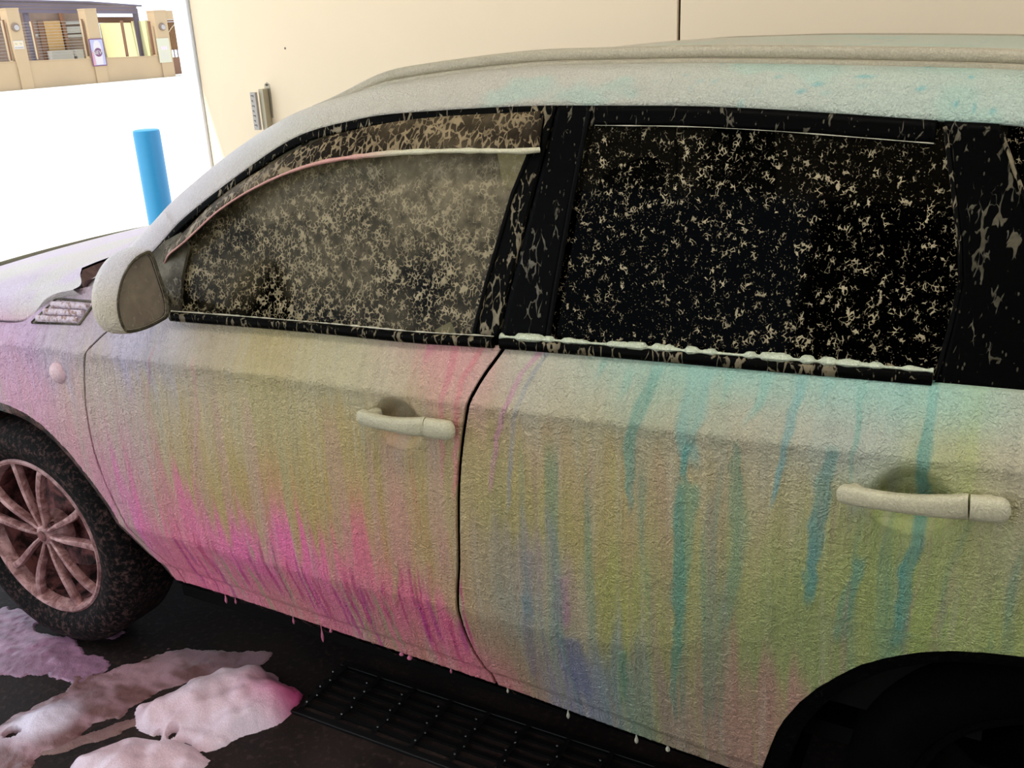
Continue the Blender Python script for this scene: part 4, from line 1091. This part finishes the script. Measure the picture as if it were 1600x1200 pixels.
def text(s, a, h, size, b, mat, parent, name='lettering'):
    cu = bpy.data.curves.new('t', 'FONT'); cu.body = s; cu.size = size; cu.align_x = 'CENTER'; cu.extrude = .002
    ob = bpy.data.objects.new('t', cu); COL.objects.link(ob)
    dg_ = bpy.context.evaluated_depsgraph_get(); dg_.update()
    me = bpy.data.meshes.new_from_object(ob.evaluated_get(dg_))
    V = np.array([v.co[:] for v in me.vertices]); F = [list(p.vertices) for p in me.polygons]
    bpy.data.objects.remove(ob)
    W = np.array([bp(a+v[0], b-v[2], h+v[1]) for v in V])
    return mesh(name, W, F, mat, parent, smooth=False)
s = empty('no_smoking_sign', tuple(bp(.97, -.062, 1.35)))
tag(s, 'small white no smoking sign with two round pictograms on a tan pillar', 'sign')
bbox('board', (.80, -.075, 1.34), (1.16, -.0621, 1.62), 'sign_white', s)
for a in (.89, 1.06):
    lathe('ring', [(.066, 0), (.066, -.004), (.050, -.004), (.050, 0)], bp(a, -.0755, 1.52), tuple(E2), 'yellow_ink', s, n=24)
    prism('pictogram', [(-.03, -.006), (.03, -.02), (.03, -.008), (-.03, .01)], .003, (bp(a, -.0755, 1.52), E1, (0, 0, 1)), 'ink', s)
text('NO SMOKING', .98, 1.37, .05, -.0755, 'ink', s)
s = empty('poster', tuple(bp(3.95, -.062, .60)))
tag(s, 'purple-edged poster reading NEW on the tan pillar', 'poster')
bbox('board', (3.67, -.085, .58), (4.25, -.0621, 1.56), 'poster_plum', s)
bbox('print_panel', (3.705, -.088, .615), (4.215, -.0852, 1.525), 'poster_lilac', s)
prism('print_bottle', [(-.14, -.44), (.14, -.44), (.17, .1), (.14, .3), (.07, .42), (-.07, .42), (-.14, .3), (-.17, .1)], .003, (bp(3.96, -.0885, 1.07), E1, (0, 0, 1)), 'poster_cream', s)
lathe('print_roundel', [(0, -.004), (.155, -.004), (.158, 0)], bp(3.97, -.0922, 1.07), tuple(E2), 'poster_plum', s, n=32)
bbox('print_flash', (3.72, -.0912, .62), (3.77, -.0885, 1.1), 'poster_red', s)
text('NEW', 3.97, 1.00, .20, -.098, 'sign_white', s)
s = empty('notice', tuple(bp(6.87, -.062, .55)))
tag(s, 'pale printed notice on the pillar beside the gate', 'notice')
bbox('board', (6.58, -.08, .53), (7.14, -.0621, 1.45), 'notice_green', s)
for k in range(3):
    bbox('print_block', (6.73+.095*k, -.083, 1.02), (6.80+.095*k, -.0802, 1.14), 'notice_pink', s)
for k in range(5):
    bbox('print_line', (6.67, -.083, .66+k*.06), (7.04-.02*(k % 2), -.0802, .685+k*.06), 'sign_white', s)
def fence(a0, a1, h0, h1, n, posts, lb):
    f = empty('fence_panel', tuple(bp((a0+a1)/2, .12, h0)))
    tag(f, lb, 'fence panel', 'slatted panels on the garden wall')
    for a in posts:
        bbox('post', (a-.035, .10, h0), (a+.035, .16, h1+.02), 'brown_steel', f)
        bbox('post_edge', (a-.085, .10, h0), (a-.036, .14, h1), 'light_slat', f)
    for k in range(n):
        z = h0+.04+(h1-h0-.08)*k/(n-1)
        bbox('slat', (a0, .17, z-.005), (a1, .185, z+.005), 'store_glass', f)
fence(-1.8, .77, .97, 2.30, 12, (.70,), 'leftmost slatted fence panel on the garden wall')
fence(1.26, 3.72, .95, 2.24, 13, (1.72, 3.66), 'slatted fence panel in front of the dark doorway')
fp = empty('fence_panel', tuple(bp(5.4, .12, .88)))
tag(fp, 'open fence bay of brown posts in front of the yellow wall', 'fence panel', 'slatted panels on the garden wall')
for a, h in ((5.31, 2.16), (6.50, 2.10)):
    bbox('post', (a-.045, .10, .85), (a+.045, .17, h), 'brown_steel', fp)
cn = empty('canopy', tuple(bp(2.5, 2, GZ)))
tag(cn, 'dark steel lean-to canopy with posts behind the garden wall', 'canopy')
V = np.array([bp(-4, .9, 3.22), bp(4.6, .9, 2.90), bp(6.9, 1.0, 2.72), bp(6.9, 1.7, 2.74), bp(-4, 1.7, 3.25)])
F = [[0, 1, 2, 3, 4], [9, 8, 7, 6, 5]]+[[i, i+5, (i+1) % 5+5, (i+1) % 5] for i in range(5)]
mesh('roof_sheet', np.vstack([V, V-np.array([0, 0, .06])]), F, 'canopy_steel', cn, smooth=False)
slab('fascia', -4, 6.6, .95, 1.02, (2.74, 2.40), (3.15, 2.68), 'canopy_steel', cn)
for h in (.13, .24):
    slab('fascia_rib', -4, 6.6, .935, .949, (2.74+h, 2.40+h), (2.765+h, 2.425+h), 'store_dark', cn)
slab('beam', 4.7, 7.0, 1.75, 1.85, (2.14, 2.08), (2.36, 2.30), 'brown_steel', cn)
for a, b in ((2.1, 1.05), (6.62, 1.05)):
    bbox('post', (a-.085, b, GZ), (a+.085, b+.14, 2.6), 'canopy_steel', cn)
tv = empty('tavern', tuple(bp(2, 5, GZ)))
tag(tv, 'dark shopfront with a wooden door under the canopy', 'building')
bbox('front_wall', (-4, 5, GZ), (7.35, 5.2, 2.75), 'store_dark', tv)
bbox('door', (4.85, 4.9, GZ), (5.55, 4.99, 2.3), 'wood_door', tv)
bbox('door_lining', (4.6, 4.93, GZ), (4.84, 4.99, 2.3), 'brown_steel', tv)
for a0, a1, z0_, z1_ in ((5.8, 6.9, 1.80, 2.05), (5.7, 6.6, 1.62, 1.74), (4.15, 4.5, 1.72, 1.82), (5.8, 6.5, 2.14, 2.24)):
    bbox('reflective_panel', (a0, 4.92, z0_), (a1, 4.99, z1_), 'store_glass', tv)
bbox('counter', (4.7, 4.5, GZ), (5.65, 4.85, 1.15), 'store_glass', tv)
bbox('counter', (5.8, 4.5, GZ), (6.1, 4.85, 1.15), 'store_glass', tv)
bbox('pillar_frame', (5.6, 4.8, GZ), (5.72, 4.99, 2.75), 'brown_steel', tv)
V = [(6.55, .45), (7.36, 4.99), (7.56, 4.99), (6.75, .45)]
V = [bp(a, b, h) for h in (-.2, 2.14) for a, b in V]
yw = mesh('courtyard_wall', V, [(3, 2, 1, 0), (4, 5, 6, 7), (0, 1, 5, 4), (1, 2, 6, 5), (2, 3, 7, 6), (3, 0, 4, 7)], 'yellow_render', org=tuple(bp(7, 2, 0)), smooth=False)
tag(yw, 'sunlit yellow wall behind the open fence bay', 'wall')
gt = empty('gate', tuple(bp(7.5, .1, GZ)))
tag(gt, 'brown steel gate with a curved top brace beside the end pillar', 'gate')
bbox('lintel', (7.23, 0, 2.13), (8.6, .3, 2.47), 'tan_render', gt)
bbox('top_bar', (7.23, .1, 2.05), (8.4, .16, 2.12), 'brown_steel', gt)
for k in range(9):
    bbox('gate_bar', (7.24+.075*k, .12, .98), (7.265+.075*k, .15, 2.04), 'brown_steel', gt)
bbox('backing_board', (7.23, .16, .98), (7.95, .18, 2.04), 'wood_door', gt)
bbox('lower_panel', (7.23, .11, .04), (7.95, .16, .70), 'brown_steel', gt)
for k in range(4):
    bbox('scroll_bar', (7.26+.16*k, .10, .70), (7.30+.16*k, .13, 1.0), 'canopy_steel', gt)
bbox('gate_post', (7.80, .05, -.2), (7.98, .2, 2.05), 'canopy_steel', gt)
tube('curved_brace', [bp(7.24+.55*t, .10, 1.58+.40*math.sin(t*1.5)) for t in np.linspace(0, 1, 12)], .022, 'light_slat', gt, n=6)
